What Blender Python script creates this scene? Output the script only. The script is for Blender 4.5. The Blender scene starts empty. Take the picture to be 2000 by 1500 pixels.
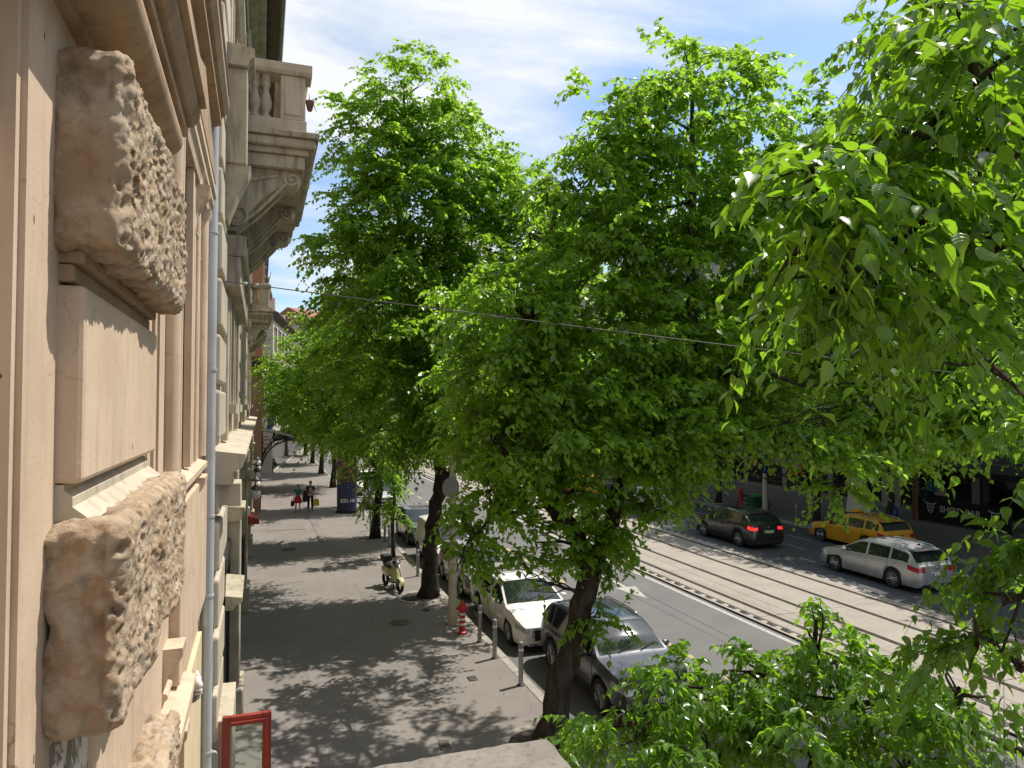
import bpy, bmesh, math, random
import numpy as np
from mathutils import Vector, Matrix, Euler, noise as mnoise
PI = math.pi
SC = bpy.context.scene
COL = SC.collection

# ------------------------------------------------------------------ camera, sky, sun, exposure
CAM = Vector((0.0, 0.0, 6.5))
cd = bpy.data.cameras.new('camera')
cd.lens = 25.02
cd.sensor_width = 36.0
cd.clip_start = 0.05
cd.clip_end = 3000
cam = bpy.data.objects.new('camera', cd)
COL.objects.link(cam)
cam.location = CAM
cam.rotation_euler = (math.radians(90 + 1.65), 0, math.radians(-19.42))
SC.camera = cam

SUN_EL, SUN_AZ = math.radians(61.0), math.radians(75.0)      # azimuth measured from +Y towards +X
sd = bpy.data.lights.new('sun', 'SUN')
sd.energy = 4.2
sd.angle = math.radians(0.5)
sd.color = (1.0, 0.94, 0.85)
sun = bpy.data.objects.new('sun', sd)
COL.objects.link(sun)
sdir = Vector((math.cos(SUN_EL) * math.sin(SUN_AZ), math.cos(SUN_EL) * math.cos(SUN_AZ), math.sin(SUN_EL)))
sun.rotation_euler = sdir.to_track_quat('Z', 'Y').to_euler()
sun.location = (20, 10, 40)

W = bpy.data.worlds.new('World')
SC.world = W
W.use_nodes = True
nt = W.node_tree
for n in list(nt.nodes):
    nt.nodes.remove(n)
def wn(t, **kw):
    n = nt.nodes.new(t)
    for k, v in kw.items():
        setattr(n, k, v)
    return n
wo = wn('ShaderNodeOutputWorld'); bg = wn('ShaderNodeBackground')
sky = wn('ShaderNodeTexSky')
sky.sky_type = 'NISHITA'; sky.sun_disc = False
sky.sun_elevation = SUN_EL; sky.sun_rotation = SUN_AZ
sky.air_density = 1.0; sky.dust_density = 1.2; sky.ozone_density = 1.2
tc = wn('ShaderNodeTexCoord')
sep = wn('ShaderNodeSeparateXYZ')
nt.links.new(tc.outputs['Generated'], sep.inputs[0])
zc = wn('ShaderNodeMath', operation='MAXIMUM'); zc.inputs[1].default_value = 0.0
nt.links.new(sep.outputs['Z'], zc.inputs[0])
za = wn('ShaderNodeMath', operation='ADD'); za.inputs[1].default_value = 0.22
nt.links.new(zc.outputs[0], za.inputs[0])
cx = wn('ShaderNodeMath', operation='DIVIDE'); cy = wn('ShaderNodeMath', operation='DIVIDE')
nt.links.new(sep.outputs['X'], cx.inputs[0]); nt.links.new(za.outputs[0], cx.inputs[1])
nt.links.new(sep.outputs['Y'], cy.inputs[0]); nt.links.new(za.outputs[0], cy.inputs[1])
cmb = wn('ShaderNodeCombineXYZ')
nt.links.new(cx.outputs[0], cmb.inputs[0]); nt.links.new(cy.outputs[0], cmb.inputs[1])
def wnoise(scale, detail, rough, dist, loc, stretch):
    q = wn('ShaderNodeMapping'); q.inputs['Location'].default_value = loc; q.inputs['Scale'].default_value = stretch
    nt.links.new(cmb.outputs[0], q.inputs[0])
    n = wn('ShaderNodeTexNoise'); n.inputs['Scale'].default_value = scale; n.inputs['Detail'].default_value = detail
    n.inputs['Roughness'].default_value = rough; n.inputs['Distortion'].default_value = dist
    nt.links.new(q.outputs[0], n.inputs['Vector'])
    return n.outputs['Fac']
def wramp(fac, a, b_):
    r = wn('ShaderNodeValToRGB'); r.color_ramp.interpolation = 'EASE'
    r.color_ramp.elements[0].position = a; r.color_ramp.elements[1].position = b_
    nt.links.new(fac, r.inputs[0]); return r.outputs[0]
def wmath(op, a, b_):
    n = wn('ShaderNodeMath', operation=op)
    for i, q in enumerate((a, b_)):
        if isinstance(q, (int, float)): n.inputs[i].default_value = q
        else: nt.links.new(q, n.inputs[i])
    return n.outputs[0]
banks = wramp(wnoise(.62, 8, .55, .2, (5.2, 2.4, 0), (1, 1.2, 1)), .44, .62)      # broad cloud banks
wisps = wramp(wnoise(1.5, 10, .62, .5, (.3, 2.1, 0), (.75, 2.2, 1)), .40, .70)  # streaky thin cloud
cmul_out = wmath('MINIMUM', wmath('ADD', wmath('MULTIPLY', banks, .95), wmath('MULTIPLY', wisps, .75)), 1.0)
mx = wn('ShaderNodeMix', data_type='RGBA')
mx.inputs['B'].default_value = (5.5, 5.65, 5.85, 1)
nt.links.new(cmul_out, mx.inputs['Factor'])
tint = wn('ShaderNodeMix', data_type='RGBA', blend_type='MULTIPLY')
tint.inputs['Factor'].default_value = 1.0
tint.inputs['B'].default_value = (.92, 1.03, 1.08, 1)
nt.links.new(sky.outputs[0], tint.inputs['A'])
nt.links.new(tint.outputs['Result'], mx.inputs['A'])
nt.links.new(mx.outputs['Result'], bg.inputs['Color'])
bg.inputs['Strength'].default_value = 0.12
nt.links.new(bg.outputs[0], wo.inputs['Surface'])

SC.view_settings.view_transform = 'Standard'
SC.view_settings.look = 'None'
SC.view_settings.gamma = 1.0
SC.view_settings.use_curve_mapping = False
SC.view_settings.exposure = 0.55
SC.render.engine = 'CYCLES'
cy_ = SC.cycles
cy_.use_denoising = True
cy_.max_bounces = 9; cy_.diffuse_bounces = 6; cy_.glossy_bounces = 3
cy_.transmission_bounces = 5; cy_.transparent_max_bounces = 6
cy_.caustics_reflective = False; cy_.caustics_refractive = False
cy_.sample_clamp_indirect = 6.0

# ------------------------------------------------------------------ object helpers
def tag(o, label=None, cat=None, group=None, kind=None):
    if label: o['label'] = label
    if cat: o['category'] = cat
    if group: o['group'] = group
    if kind: o['kind'] = kind
    return o

def empty(name, loc=(0, 0, 0), rz=0.0, parent=None):
    o = bpy.data.objects.new(name, None)
    o.empty_display_size = 0.1
    o.location = loc; o.rotation_euler = (0, 0, rz)
    COL.objects.link(o)
    if parent: o.parent = parent
    return o

def wloc(o):
    v = Vector((0, 0, 0))
    while o is not None:
        v += Vector(o.location); o = o.parent
    return v

KIDS = {}
def children(o):
    return KIDS.get(o, [])

class MB:
    """collects verts and faces of one mesh"""
    def __init__(self):
        self.v = []; self.f = []
    def add(self, vs, fs):
        b = len(self.v)
        self.v.extend([tuple(p) for p in vs])
        self.f.extend([tuple(i + b for i in q) for q in fs])
        return self
    def box(self, x0, x1, y0, y1, z0, z1):
        vs = [(x0, y0, z0), (x1, y0, z0), (x1, y1, z0), (x0, y1, z0), (x0, y0, z1), (x1, y0, z1), (x1, y1, z1), (x0, y1, z1)]
        return self.add(vs, [(0, 3, 2, 1), (4, 5, 6, 7), (0, 1, 5, 4), (1, 2, 6, 5), (2, 3, 7, 6), (3, 0, 4, 7)])
    def rbox(self, x0, x1, y0, y1, z0, z1, b=0.02):
        """box with chamfered edges"""
        b = min(b, abs(x1 - x0) * .45, abs(y1 - y0) * .45, abs(z1 - z0) * .45)
        bm = bmesh.new()
        bmesh.ops.create_cube(bm, size=1.0)
        for v in bm.verts:
            v.co = Vector((x0 + (v.co.x + .5) * (x1 - x0), y0 + (v.co.y + .5) * (y1 - y0), z0 + (v.co.z + .5) * (z1 - z0)))
        bmesh.ops.bevel(bm, geom=list(bm.edges), offset=b, segments=2, profile=.5, affect='EDGES')
        bm.verts.index_update()
        vs = [v.co.copy() for v in bm.verts]; fs = [[v.index for v in f.verts] for f in bm.faces]
        bm.free()
        return self.add(vs, fs)
    def tube(self, pts, rad, n=6, caps=True):
        pts = [Vector(p) for p in pts]
        if not hasattr(rad, '__len__'): rad = [rad] * len(pts)
        vs = []; fs = []
        up = None
        for i, p in enumerate(pts):
            d = (pts[min(i + 1, len(pts) - 1)] - pts[max(i - 1, 0)])
            if d.length < 1e-9: d = Vector((0, 0, 1))
            d.normalize()
            if up is None:
                up = Vector((1, 0, 0)) if abs(d.x) < .9 else Vector((0, 1, 0))
            a = (up - d * up.dot(d))
            if a.length < 1e-6: a = d.orthogonal()
            a.normalize(); up = a; b = d.cross(a)
            for k in range(n):
                t = 2 * PI * k / n
                vs.append(p + (a * math.cos(t) + b * math.sin(t)) * rad[i])
        for i in range(len(pts) - 1):
            for k in range(n):
                k2 = (k + 1) % n
                fs.append((i * n + k, i * n + k2, (i + 1) * n + k2, (i + 1) * n + k))
        if caps:
            fs.append(tuple(range(n))[::-1]); m = (len(pts) - 1) * n
            fs.append(tuple(range(m, m + n)))
        return self.add(vs, fs)
    def lathe(self, prof, c=(0, 0, 0), n=16, axis='Z', caps=True):
        """prof: list of (radius, height)"""
        vs = []; fs = []
        for r, h in prof:
            for k in range(n):
                t = 2 * PI * k / n
                x, y = r * math.cos(t), r * math.sin(t)
                p = (x, y, h) if axis == 'Z' else ((h, x, y) if axis == 'X' else (y, h, x))
                vs.append((p[0] + c[0], p[1] + c[1], p[2] + c[2]))
        for i in range(len(prof) - 1):
            for k in range(n):
                k2 = (k + 1) % n
                fs.append((i * n + k, i * n + k2, (i + 1) * n + k2, (i + 1) * n + k))
        if caps:
            fs.append(tuple(range(n))[::-1]); m = (len(prof) - 1) * n
            fs.append(tuple(range(m, m + n)))
        return self.add(vs, fs)
    def prism(self, poly, ext, plane='XZ', at=0.0):
        """poly in plane (XZ extruded along Y, YZ along X, XY along Z) from at to at+ext"""
        def P(a, b, c):
            return (a, c, b) if plane == 'XZ' else ((c, a, b) if plane == 'YZ' else (a, b, c))
        n = len(poly)
        vs = [P(a, b, at) for a, b in poly] + [P(a, b, at + ext) for a, b in poly]
        fs = [tuple(range(n)), tuple(range(2 * n - 1, n - 1, -1))]
        for i in range(n):
            j = (i + 1) % n
            fs.append((i, i + n, j + n, j))
        return self.add(vs, fs)
    def ell(self, c, r, nu=12, nv=8):
        prof = []
        for i in range(nv + 1):
            t = -PI / 2 + PI * i / nv
            prof.append((max(math.cos(t), 1e-4), math.sin(t)))
        b = len(self.v)
        self.lathe(prof, (0, 0, 0), nu)
        for i in range(b, len(self.v)):
            p = self.v[i]
            self.v[i] = (c[0] + p[0] * r[0], c[1] + p[1] * r[1], c[2] + p[2] * r[2])
        return self
    def grid(self, fn, nu, nv):
        vs = [fn(i / nu, j / nv) for j in range(nv + 1) for i in range(nu + 1)]
        fs = [(j * (nu + 1) + i, j * (nu + 1) + i + 1, (j + 1) * (nu + 1) + i + 1, (j + 1) * (nu + 1) + i) for j in range(nv) for i in range(nu)]
        return self.add(vs, fs)
    def build(self, name, mat, parent=None, smooth=False, sharp=None, fixn=True, local=False):
        off = wloc(parent) if parent and not local else Vector((0, 0, 0))
        me = bpy.data.meshes.new(name)
        me.from_pydata([(p[0] - off.x, p[1] - off.y, p[2] - off.z) for p in self.v], [], self.f)
        if fixn:
            bm = bmesh.new(); bm.from_mesh(me)
            bmesh.ops.recalc_face_normals(bm, faces=bm.faces)
            bm.to_mesh(me); bm.free()
        if smooth:
            me.polygons.foreach_set('use_smooth', [True] * len(me.polygons))
            if sharp is not None:
                me.set_sharp_from_angle(angle=math.radians(sharp))
        me.materials.append(mat)
        return obj(name, me, parent)

def obj(name, me, parent=None):
    o = bpy.data.objects.new(name, me)
    COL.objects.link(o)
    if parent:
        o.parent = parent
        KIDS.setdefault(parent, []).append(o)
    return o

def copy_tree(o, parent=None, keep=None):
    c = o.copy(); COL.objects.link(c)
    if parent:
        c.parent = parent
        KIDS.setdefault(parent, []).append(c)
    for ch in list(children(o)):
        copy_tree(ch, c)
    return c

def share(src, parent, loc, rot=None):
    """another piece that shares the mesh of src"""
    c = src.copy(); COL.objects.link(c)
    c.parent = parent
    KIDS.setdefault(parent, []).append(c)
    c.location = Vector(loc)
    if rot: c.rotation_euler = rot
    return c

# ------------------------------------------------------------------ materials
def new_mat(name):
    m = bpy.data.materials.new(name); m.use_nodes = True
    t = m.node_tree
    b = t.nodes['Principled BSDF']
    return m, t, b

def coords(t, world=False):
    if world:
        g = t.nodes.new('ShaderNodeNewGeometry'); return g.outputs['Position']
    c = t.nodes.new('ShaderNodeTexCoord'); return c.outputs['Object']

def noise(t, vec, scale, detail=4, rough=.55, stretch=None):
    if stretch:
        m = t.nodes.new('ShaderNodeMapping'); m.inputs['Scale'].default_value = stretch
        t.links.new(vec, m.inputs[0]); vec = m.outputs[0]
    n = t.nodes.new('ShaderNodeTexNoise')
    n.inputs['Scale'].default_value = scale; n.inputs['Detail'].default_value = detail
    n.inputs['Roughness'].default_value = rough
    t.links.new(vec, n.inputs['Vector'])
    return n.outputs['Fac']

def ramp(t, fac, a, b, ca=(0, 0, 0, 1), cb=(1, 1, 1, 1)):
    r = t.nodes.new('ShaderNodeValToRGB')
    r.color_ramp.elements[0].position = a; r.color_ramp.elements[0].color = ca
    r.color_ramp.elements[1].position = b; r.color_ramp.elements[1].color = cb
    t.links.new(fac, r.inputs[0])
    return r.outputs[0]

def mix(t, fac, a, b):
    m = t.nodes.new('ShaderNodeMix'); m.data_type = 'RGBA'
    if isinstance(fac, (int, float)): m.inputs['Factor'].default_value = fac
    else: t.links.new(fac, m.inputs['Factor'])
    for k, c in (('A', a), ('B', b)):
        if isinstance(c, tuple): m.inputs[k].default_value = (c[0], c[1], c[2], 1)
        else: t.links.new(c, m.inputs[k])
    return m.outputs['Result']

def bump(t, b, fac, strength=.3, dist=.01):
    n = t.nodes.new('ShaderNodeBump')
    n.inputs['Strength'].default_value = strength; n.inputs['Distance'].default_value = dist
    t.links.new(fac, n.inputs['Height'])
    t.links.new(n.outputs[0], b.inputs['Normal'])

def rgb(c, k):
    return (c[0] * k, c[1] * k, c[2] * k)

def simple(name, c, rough=.6, metal=0.0, var=.12, scale=8.0, bmp=0.0, spec=.5, coat=0.0, world=False):
    m, t, b = new_mat(name)
    v = coords(t, world)
    n = noise(t, v, scale, 4)
    t.links.new(mix(t, ramp(t, n, .3, .7), rgb(c, 1 - var), rgb(c, 1 + var)), b.inputs['Base Color'])
    b.inputs['Roughness'].default_value = rough; b.inputs['Metallic'].default_value = metal
    b.inputs['Specular IOR Level'].default_value = spec
    if coat: 
        b.inputs['Coat Weight'].default_value = coat; b.inputs['Coat Roughness'].default_value = .04
    if bmp: bump(t, b, noise(t, v, scale * 6, 3), bmp, .01)
    return m

def plaster(name, base, stain, streak, scale=1.0, bmp=.35, amount=.6, rough=.88, cracks=False):
    """limewashed render: cloudy patches, vertical run marks, small chips"""
    m, t, b = new_mat(name)
    v = coords(t, True)
    c = mix(t, ramp(t, noise(t, v, 1.6 * scale, 7, .62), .38, .68), base, stain)
    c2 = mix(t, ramp(t, noise(t, v, 5.0 * scale, 5, .6, (1.6, 1.6, .22)), .5, .78, cb=(amount, amount, amount, 1)), c, streak)
    c3 = mix(t, ramp(t, noise(t, v, 26 * scale, 4, .6), .66, .74, cb=(.45, .45, .45, 1)), c2, rgb(streak, .6))
    if cracks:
        ad = t.nodes.new('ShaderNodeMix'); ad.data_type = 'RGBA'; ad.blend_type = 'ADD'; ad.inputs['Factor'].default_value = .35
        nn = t.nodes.new('ShaderNodeTexNoise'); nn.inputs['Scale'].default_value = 3.0; nn.inputs['Detail'].default_value = 6
        t.links.new(v, nn.inputs['Vector']); t.links.new(v, ad.inputs['A']); t.links.new(nn.outputs['Color'], ad.inputs['B'])
        vo = t.nodes.new('ShaderNodeTexVoronoi'); vo.feature = 'DISTANCE_TO_EDGE'; vo.inputs['Scale'].default_value = 1.15
        t.links.new(ad.outputs['Result'], vo.inputs['Vector'])
        ck = ramp(t, vo.outputs['Distance'], .0, .0035, (.7, .7, .7, 1), (0, 0, 0, 1))
        gate = ramp(t, noise(t, v, 1.1, 3), .5, .58)
        ml = t.nodes.new('ShaderNodeMath'); ml.operation = 'MULTIPLY'
        t.links.new(ck, ml.inputs[0]); t.links.new(gate, ml.inputs[1])
        c3 = mix(t, ml.outputs[0], c3, rgb(streak, .45))
        spot = ramp(t, noise(t, v, 13, 2, .5, (1, 1, .55)), .735, .75)
        c3 = mix(t, spot, c3, (.06, .045, .035))
    t.links.new(c3, b.inputs['Base Color'])
    b.inputs['Roughness'].default_value = rough
    b.inputs['Specular IOR Level'].default_value = .25
    bump(t, b, noise(t, v, 38 * scale, 6, .65), bmp, .006)
    return m

def paint(name, c, rough=.32, metal=0.0, coat=.8):
    m, t, b = new_mat(name)
    v = coords(t)
    n = noise(t, v, 3.0, 4)
    t.links.new(mix(t, ramp(t, n, .3, .7), rgb(c, .95), rgb(c, 1.04)), b.inputs['Base Color'])
    b.inputs['Metallic'].default_value = metal
    t.links.new(ramp(t, noise(t, v, 9, 4), .3, .8, (rough, rough, rough, 1), (rough + .12,) * 3 + (1,)), b.inputs['Roughness'])
    b.inputs['Coat Weight'].default_value = coat; b.inputs['Coat Roughness'].default_value = .05
    return m

def glass_dark(name, c=(.012, .016, .018), rough=.03, spec=.8):
    m, t, b = new_mat(name)
    v = coords(t)
    t.links.new(mix(t, noise(t, v, 2.5, 3), rgb(c, .6), rgb(c, 1.6)), b.inputs['Base Color'])
    b.inputs['Roughness'].default_value = rough
    b.inputs['Specular IOR Level'].default_value = spec
    b.inputs['IOR'].default_value = 1.55
    return m

M = {}
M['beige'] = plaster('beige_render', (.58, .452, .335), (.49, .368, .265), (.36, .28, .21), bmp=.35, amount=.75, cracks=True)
M['beige_dark'] = plaster('dark_beige_render', (.40, .29, .19), (.29, .20, .125), (.13, .10, .075), bmp=.3, amount=.8)  # darker, browner beige with streaks, for the mouldings, cornices and pediment
M['cream'] = plaster('cream_render', (.49, .43, .34), (.40, .35, .275), (.24, .20, .15), bmp=.25, amount=.75)
M['cream_dirty'] = plaster('weathered_cream_stone', (.45, .40, .30), (.31, .27, .20), (.10, .09, .075), bmp=.3, amount=.9)
M['cream_lower'] = plaster('yellow_cream_render', (.66, .55, .36), (.60, .48, .30), (.42, .33, .22), bmp=.2)
M['grey_stone'] = plaster('grey_stone', (.36, .34, .31), (.27, .25, .225), (.14, .13, .115), bmp=.3)
M['pink'] = plaster('pink_render', (.42, .25, .20), (.36, .21, .17), (.26, .17, .14), bmp=.2)
M['orange'] = plaster('orange_render', (.50, .27, .14), (.42, .22, .12), (.25, .15, .10), bmp=.2)
M['pale'] = plaster('pale_render', (.55, .50, .42), (.48, .43, .36), (.3, .27, .23), bmp=.2)
M['brown_wood'] = simple('brown_eave_boards', (.085, .05, .035), .7, var=.3, scale=3)
M['zinc'] = simple('zinc_sheet', (.25, .26, .25), .5, .3, .2, 3)
M['roof'] = simple('red_roof_tiles', (.24, .10, .065), .85, var=.3, scale=4)
# rough stone: exposed orange core on worn patches
def rough_stone():
    m, t, b = new_mat('vermiculated_stone')
    v = coords(t, True)
    c = mix(t, ramp(t, noise(t, v, 3.2, 6, .6), .36, .66), (.50, .405, .305), (.40, .30, .205))
    c = mix(t, ramp(t, noise(t, v, 6.0, 5, .6), .46, .62, cb=(.8, .8, .8, 1)), c, (.32, .215, .125))
    c = mix(t, ramp(t, noise(t, v, 4.0, 6, .65), .56, .70, cb=(.7, .7, .7, 1)), c, (.15, .12, .10))
    c = mix(t, ramp(t, noise(t, v, 60, 3, .6), .62, .72, cb=(.4, .4, .4, 1)), c, (.16, .11, .08))
    t.links.new(c, b.inputs['Base Color'])
    b.inputs['Roughness'].default_value = .92; b.inputs['Specular IOR Level'].default_value = .2
    bump(t, b, noise(t, v, 48, 8, .72), .85, .016)
    return m
M['rough'] = rough_stone()
M['slab_stone'] = plaster('worn_slab_stone', (.235, .215, .19), (.17, .155, .14), (.09, .08, .07), scale=2.2, bmp=.6, amount=.8)
def peeling():
    m, t, b = new_mat('peeling_white_plaster')
    v = coords(t, True)
    f = ramp(t, noise(t, v, 9, 6, .7, (1, 1, .5)), .46, .5)
    t.links.new(mix(t, f, (.22, .19, .16), (.66, .62, .56)), b.inputs['Base Color'])
    b.inputs['Roughness'].default_value = .9
    bump(t, b, f, .8, .01)
    return m
M['peel'] = peeling()
M['pipe'] = simple('painted_pipe', (.44, .47, .50), .45, .15, .12, 2.0, world=True)
M['steel'] = simple('galvanised_steel', (.30, .31, .32), .42, .6, .15, 12)
M['dark_iron'] = simple('dark_iron', (.02, .02, .022), .5, .4, .3, 10)
M['black'] = simple('black_plastic', (.014, .014, .015), .55, 0, .25, 10)
M['rubber'] = simple('tyre_rubber', (.018, .018, .018), .85, 0, .3, 20)
M['alloy'] = simple('alloy_rim', (.38, .39, .40), .3, .85, .1, 10)
M['alloy_dark'] = simple('dark_alloy_rim', (.10, .10, .105), .35, .7, .1, 10)
M['chrome'] = simple('chrome_trim', (.62, .62, .62), .12, 1.0, .04, 10)
M['glass'] = glass_dark('car_glass')
M['shop_glass'] = glass_dark('shop_glass', (.012, .013, .014), .05, .6)
M['win_glass'] = glass_dark('window_glass', (.02, .024, .028), .04, .7)
M['white_paint'] = simple('white_paint', (.78, .77, .74), .45, 0, .05, 6)
M['red_paint'] = simple('red_paint', (.46, .03, .025), .45, 0, .15, 8)
M['oxide_red'] = simple('oxide_red_paint', (.24, .028, .018), .5, 0, .2, 6)
M['yellow_paint'] = simple('yellow_paint', (.72, .36, .015), .4, 0, .05, 6)
M['blue_sign'] = simple('blue_sign', (.015, .07, .24), .4, 0, .1, 6)
M['green_paint'] = simple('green_paint', (.02, .26, .035), .4, 0, .15, 6)
M['bin_green'] = simple('bin_green', (.015, .07, .035), .5, 0, .15, 6)
M['lens_red'] = simple('red_lens', (.36, .008, .008), .15, 0, .1, 20, coat=.8)
def glow(name, c, e):
    m = simple(name, c, .2, 0, .1, 20)
    b = m.node_tree.nodes['Principled BSDF']; b.inputs['Emission Color'].default_value = (c[0], c[1], c[2], 1); b.inputs['Emission Strength'].default_value = e
    return m
M['lens_red_lit'] = glow('lit_red_lens', (.8, .03, .03), .8)
M['lens_clear'] = simple('clear_lens', (.42, .44, .46), .1, .3, .2, 25, coat=1.0)
M['orange_lens'] = simple('orange_lens', (.6, .16, .01), .2, 0, .1, 20)
M['plate_white'] = simple('plate_white', (.68, .68, .66), .4, 0, .05, 20)
M['plate_green'] = simple('plate_green', (.40, .58, .26), .4, 0, .05, 20)
M['globe'] = simple('opal_globe', (.72, .72, .68), .25, 0, .04, 6)
M['pole_cream'] = simple('cream_pole', (.50, .45, .36), .6, 0, .1, 3, world=True)
M['cable'] = simple('cable', (.09, .09, .085), .5, .3, .1, 5)
M['soil'] = simple('soil', (.045, .035, .025), .95, 0, .4, 12, .6)
M['skin'] = simple('skin', (.48, .29, .20), .55, 0, .06, 12)
M['hair'] = simple('dark_hair', (.018, .012, .008), .6, 0, .3, 30)
M['cloth_black'] = simple('black_cloth', (.014, .014, .017), .9, 0, .3, 20)
M['cloth_teal'] = simple('teal_cloth', (.035, .14, .17), .9, 0, .2, 20)
M['cloth_red'] = simple('red_cloth', (.42, .014, .018), .85, 0, .2, 20)
M['cloth_grey'] = simple('grey_cloth', (.24, .20, .18), .9, 0, .2, 20)
M['cloth_print'] = simple('print_white', (.35, .28, .27), .9, 0, .4, 40)
M['bag_yellow'] = simple('yellow_bag', (.60, .47, .02), .5, 0, .1, 12)
M['terracotta'] = simple('terracotta', (.16, .07, .055), .8, 0, .2, 12)
M['scooter_cream'] = paint('scooter_cream', (.52, .50, .24), .3)

def asphalt(name, c, patch, joint=False, world=True, rough=.88, var=.5):
    m, t, b = new_mat(name)
    v = coords(t, world)
    a = mix(t, ramp(t, noise(t, v, .45, 5, .6), .35, .68), c, patch)
    a = mix(t, ramp(t, noise(t, v, 1.7, 6, .68, (1, .35, 1)), .55, .78, cb=(var, var, var, 1)), a, rgb(c, .62))
    a = mix(t, ramp(t, noise(t, v, 90, 2, .5), .35, .75), rgb(c, .75), a) if False else a
    n = noise(t, v, 110, 2, .6)
    g = t.nodes.new('ShaderNodeMix'); g.data_type = 'RGBA'; g.blend_type = 'OVERLAY'; g.inputs['Factor'].default_value = .35
    t.links.new(a, g.inputs['A']); t.links.new(n, g.inputs['B'])
    # cracks
    vo = t.nodes.new('ShaderNodeTexVoronoi'); vo.feature = 'DISTANCE_TO_EDGE'; vo.inputs['Scale'].default_value = .33
    ds = t.nodes.new('ShaderNodeMix'); ds.data_type = 'RGBA'; ds.blend_type = 'ADD'; ds.inputs['Factor'].default_value = .5
    nn = t.nodes.new('ShaderNodeTexNoise'); nn.inputs['Scale'].default_value = 1.2; nn.inputs['Detail'].default_value = 5
    t.links.new(v, nn.inputs['Vector']); t.links.new(v, ds.inputs['A']); t.links.new(nn.outputs['Color'], ds.inputs['B'])
    t.links.new(ds.outputs['Result'], vo.inputs['Vector'])
    ck = ramp(t, vo.outputs['Distance'], .0, .008, (.28, .28, .28, 1), (0, 0, 0, 1))
    t.links.new(mix(t, ck, g.outputs['Result'], rgb(c, .35)), b.inputs['Base Color'])
    b.inputs['Roughness'].default_value = rough; b.inputs['Specular IOR Level'].default_value = .25
    bump(t, b, noise(t, v, 160, 3, .6), .35, .004)
    return m
M['pavement'] = asphalt('pavement_asphalt', (.215, .195, .178), (.18, .163, .15))
M['patch'] = asphalt('patched_asphalt', (.185, .17, .155), (.2, .182, .167))
M['road'] = asphalt('road_asphalt', (.155, .15, .148), (.125, .122, .122), var=.3)
M['road_far'] = asphalt('dark_road_asphalt', (.075, .078, .084), (.06, .063, .068), var=.3)
M['pavement_far'] = asphalt('far_pavement', (.12, .11, .10), (.10, .092, .085))
M['concrete'] = plaster('track_concrete', (.315, .282, .242), (.27, .24, .207), (.19, .168, .146), scale=.6, bmp=.2, amount=.6)
M['kerb'] = plaster('kerb_granite', (.34, .31, .275), (.27, .245, .22), (.17, .155, .14), scale=2.0, bmp=.3)
M['rail'] = simple('rail_steel', (.12, .10, .09), .4, .7, .3, 6)
M['groove'] = simple('rail_groove', (.035, .03, .027), .9, 0, .3, 6)
M['block'] = simple('separator_block', (.10, .09, .08), .9, 0, .35, 9, .4)
def worn(name, c, under):
    m, t, b = new_mat(name)
    v = coords(t, True)
    f = ramp(t, noise(t, v, 14, 6, .7), .36, .58)
    t.links.new(mix(t, f, under, c), b.inputs['Base Color'])
    b.inputs['Roughness'].default_value = .75
    return m
M['mark_white'] = worn('worn_white_marking', (.42, .40, .37), (.22, .21, .2))
M['mark_yellow'] = worn('worn_yellow_marking', (.50, .37, .16), (.24, .21, .17))
M['mark_far'] = worn('worn_lane_marking', (.26, .26, .26), (.1, .1, .1))
def bark_mat():
    m, t, b = new_mat('bark')
    v = coords(t, True)
    n = noise(t, v, 9, 7, .7, (1, 1, .22))
    t.links.new(mix(t, ramp(t, n, .35, .65), (.020, .017, .014), (.075, .062, .050)), b.inputs['Base Color'])
    b.inputs['Roughness'].default_value = .95; b.inputs['Specular IOR Level'].default_value = .15
    bump(t, b, n, .9, .03)
    return m
M['bark'] = bark_mat()
def leaf_mat(name, dark, lite, trans, rough=.42, tmix=.42, spec=.45, vein=False):
    m, t, b = new_mat(name)
    g = t.nodes.new('ShaderNodeNewGeometry')
    r = g.outputs['Random Per Island']
    f2 = noise(t, g.outputs['Position'], .9, 3)
    ad = t.nodes.new('ShaderNodeMath'); ad.operation = 'MULTIPLY_ADD'; ad.inputs[1].default_value = .55
    t.links.new(r, ad.inputs[0])
    sc = t.nodes.new('ShaderNodeMath'); sc.operation = 'MULTIPLY_ADD'; sc.inputs[1].default_value = 1.3; sc.inputs[2].default_value = -.42
    t.links.new(f2, sc.inputs[0]); t.links.new(sc.outputs[0], ad.inputs[2])
    col = mix(t, ad.outputs[0], dark, lite)
    f3 = ramp(t, noise(t, g.outputs['Position'], 2.6, 3), .56, .68, cb=(.55, .55, .55, 1))
    col = mix(t, f3, col, (lite[0] * 1.4, lite[1] * 1.08, lite[2]))
    t.links.new(col, b.inputs['Base Color'])
    b.inputs['Roughness'].default_value = rough; b.inputs['Specular IOR Level'].default_value = spec
    tr = t.nodes.new('ShaderNodeBsdfTranslucent')
    t.links.new(mix(t, ad.outputs[0], rgb(trans, .75), rgb(trans, 1.25)), tr.inputs['Color'])
    ms = t.nodes.new('ShaderNodeMixShader'); ms.inputs[0].default_value = tmix
    t.links.new(b.outputs[0], ms.inputs[1]); t.links.new(tr.outputs[0], ms.inputs[2])
    out = t.nodes['Material Output']
    t.links.new(ms.outputs[0], out.inputs['Surface'])
    return m
M['leaf'] = leaf_mat('hackberry_leaf', (.070, .160, .018), (.160, .275, .024), (.39, .67, .038), .36, .54, .6)
M['leaf_near'] = leaf_mat('hackberry_leaf_close', (.048, .122, .014), (.098, .195, .020), (.31, .58, .022), .30, .46, .6, True)
M['leaf_far'] = leaf_mat('far_leaf', (.06, .15, .015), (.145, .265, .022), (.35, .63, .03), .42, .48)
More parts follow.
